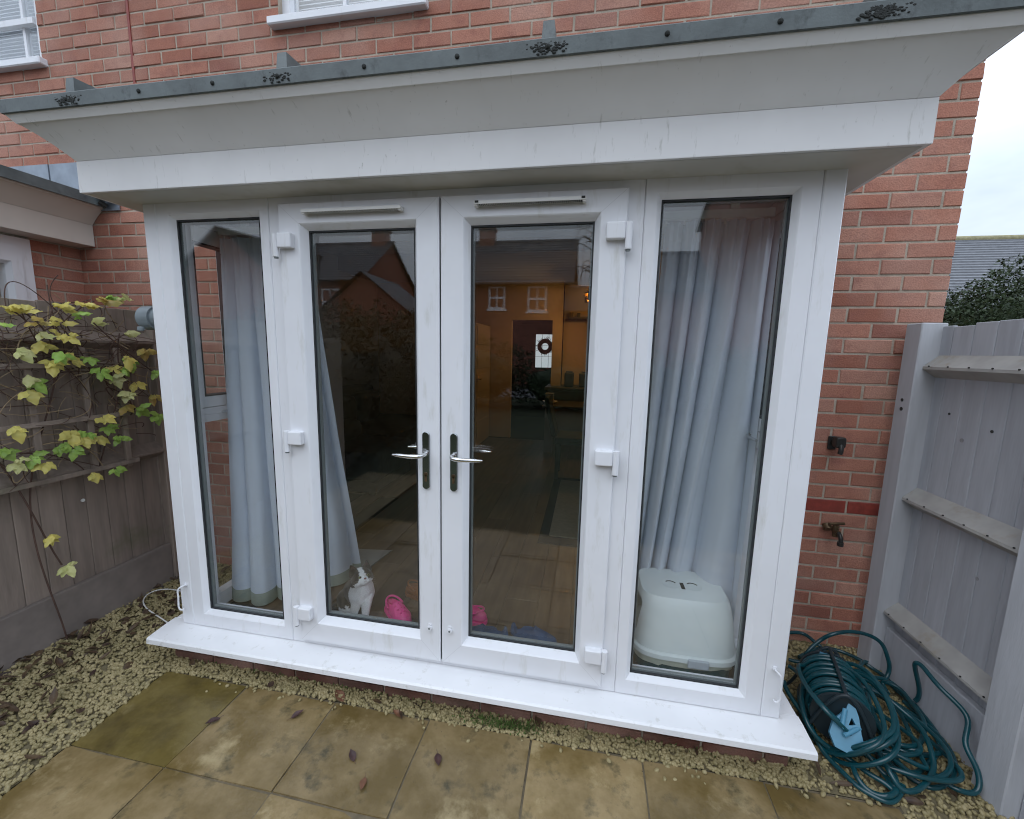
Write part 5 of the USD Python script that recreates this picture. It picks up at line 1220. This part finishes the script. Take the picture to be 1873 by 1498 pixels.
# ------------------------------------------------------------------ across the garden, behind the camera (seen mirrored in the panes)
simple_house('opposite_house', 'terraced house with chimney across the garden, mirrored in the left door', -15.5, -10.5, -17.6, -21.2, -24.8, 4.9, 7.5, 'slate_dark', chimney=(-11.3, .4, .62), windows=((-12.9, -11.9, 3.2, 4.5),))
simple_house('opposite_house', 'house with two small upper windows, mirrored in the right door', -5.9, -.15, -17.9, -21.5, -25., 4.72, 7.45, 'slate_dark', chimney=(-5.1, .4, .62), windows=((-4.2, -3.4, 3.55, 4.6), (-2.3, -1.4, 3.45, 4.6)))
simple_house('opposite_house', 'house with low ridge mirrored in the right side window', 1.6, 6.0, -18.4, -21.5, -24.6, 4.4, 6.7, 'slate_dark')
simple_house('garage', 'low garage mirrored in the right door below the bare tree', -.55, 2.9, -17.0, -18.9, -20.8, 3.4, 4.6, 'slate_dark')
simple_house('opposite_house', 'taller house mirrored at the right edge of the side window', 6.3, 12.5, -17.0, -20.5, -24, 8.4, 10.8, 'slate_dark')
gh = thing('gabled_house', 'house with a front gable across the garden, mirrored in the left side window', 'house', (-19, -18, 0))
obj('wall', MB().box(-21.6, -16.2, -24, -18.0, -.05, 5.4).add(np.array([[-21.6, -18., 5.4], [-16.2, -18., 5.4], [-18.66, -18., 7.6]]), np.array([[0, 1, 2]])), 'far_brick', gh)
obj('roof', MB().add(np.array([[-21.9, -17.7, 5.2], [-18.66, -17.7, 7.7], [-18.66, -24, 7.7], [-21.9, -24, 5.2], [-14.0, -17.7, 6.5], [-14.0, -24, 6.5]]), np.array([[0, 1, 2, 3], [1, 4, 5, 2]])), 'slate_dark', gh)
obj('verge', MB().add(*tube(np.array([[-21.9, -17.65, 5.2], [-18.66, -17.65, 7.7], [-14, -17.65, 6.5]]), .09, 6)), 'upvc', gh)
pg = thing('projecting_gable', 'brick gable wing across the garden, mirrored in the left door', 'house', (-10, -16.4, 0))
obj('wall', MB().box(-11.9, -7.6, -19, -16.4, -.05, 3.3).add(np.array([[-11.9, -16.4, 3.3], [-7.6, -16.4, 3.3], [-9.75, -16.4, 4.95]]), np.array([[0, 1, 2]])), 'far_brick', pg)
obj('roof', MB().add(np.array([[-12.2, -16.2, 3.15], [-9.75, -16.2, 5.05], [-9.75, -20, 5.05], [-12.2, -20, 3.15], [-7.3, -16.2, 3.15], [-7.3, -20, 3.15]]), np.array([[0, 1, 2, 3], [1, 4, 5, 2]])), 'slate_dark', pg)
foliage('garden_hedge', 'tall bronze hedge along the end of the garden behind the viewer', 'hedge', [(-6.5, -9.5, 1.3, 1.6, .9, 1.6), (-4.6, -9.6, 1.2, 1.6, .9, 1.5), (-8.6, -9.7, 1.3, 1.6, .9, 1.7), (-2.4, -9.8, .9, 1.6, .9, 1.1)], 12000, .12, 'autumn_hedge', 'bark')
foliage('garden_shrub', 'bronze shrub along the left garden boundary behind the viewer', 'shrub', [(-2.6, -3.2, .9, .5, .9, 1.25), (-2.7, -4.6, .9, .55, 1.0, 1.35), (-2.8, -6.2, .9, .6, 1.0, 1.3), (-3.0, -7.8, .9, .7, 1.0, 1.4)], 14000, .07, 'autumn_hedge', 'bark')
foliage('garden_hedge', 'low dark hedge at the end of the lawn behind the viewer', 'hedge', [(0, -9.8, .6, 1.6, .8, .9), (2.2, -9.8, .7, 1.6, .8, .95), (4.5, -9.8, .8, 1.6, .8, 1.1)], 8000, .10, 'dark_green_tree', 'bark')
bt = thing('bare_tree', 'thin bare tree with drooping twigs across the garden', 'tree', (.75, -14, 0))
mb = MB().add(*tube(spline([(.75, -14, -.06), (.7, -14, 2), (.8, -14.05, 4), (.72, -14, 7.4)], 8), np.linspace(.10, .02, 25), 8))
obj('trunk', mb, 'bark', bt, smooth=60)
mb = MB()
for k in range(70):
    h_ = rng.uniform(2.6, 7.2); a = rng.uniform(0, 6.28); l_ = rng.uniform(.3, .8); p = np.array([.75, -14, h_])
    q = p + [math.cos(a) * l_, math.sin(a) * l_, .35]; mb.add(*tube(spline([p, q, q + [math.cos(a) * .15, math.sin(a) * .15, -rng.uniform(.3, 1.1)]], 6), np.linspace(.018, .005, 13), 5))
obj('crown', mb, 'bark', bt)
obj('road', sheet(-60, 60, -15.8, -12.5, -.045), 'slate_grey', kind='structure', label='lane behind the garden')
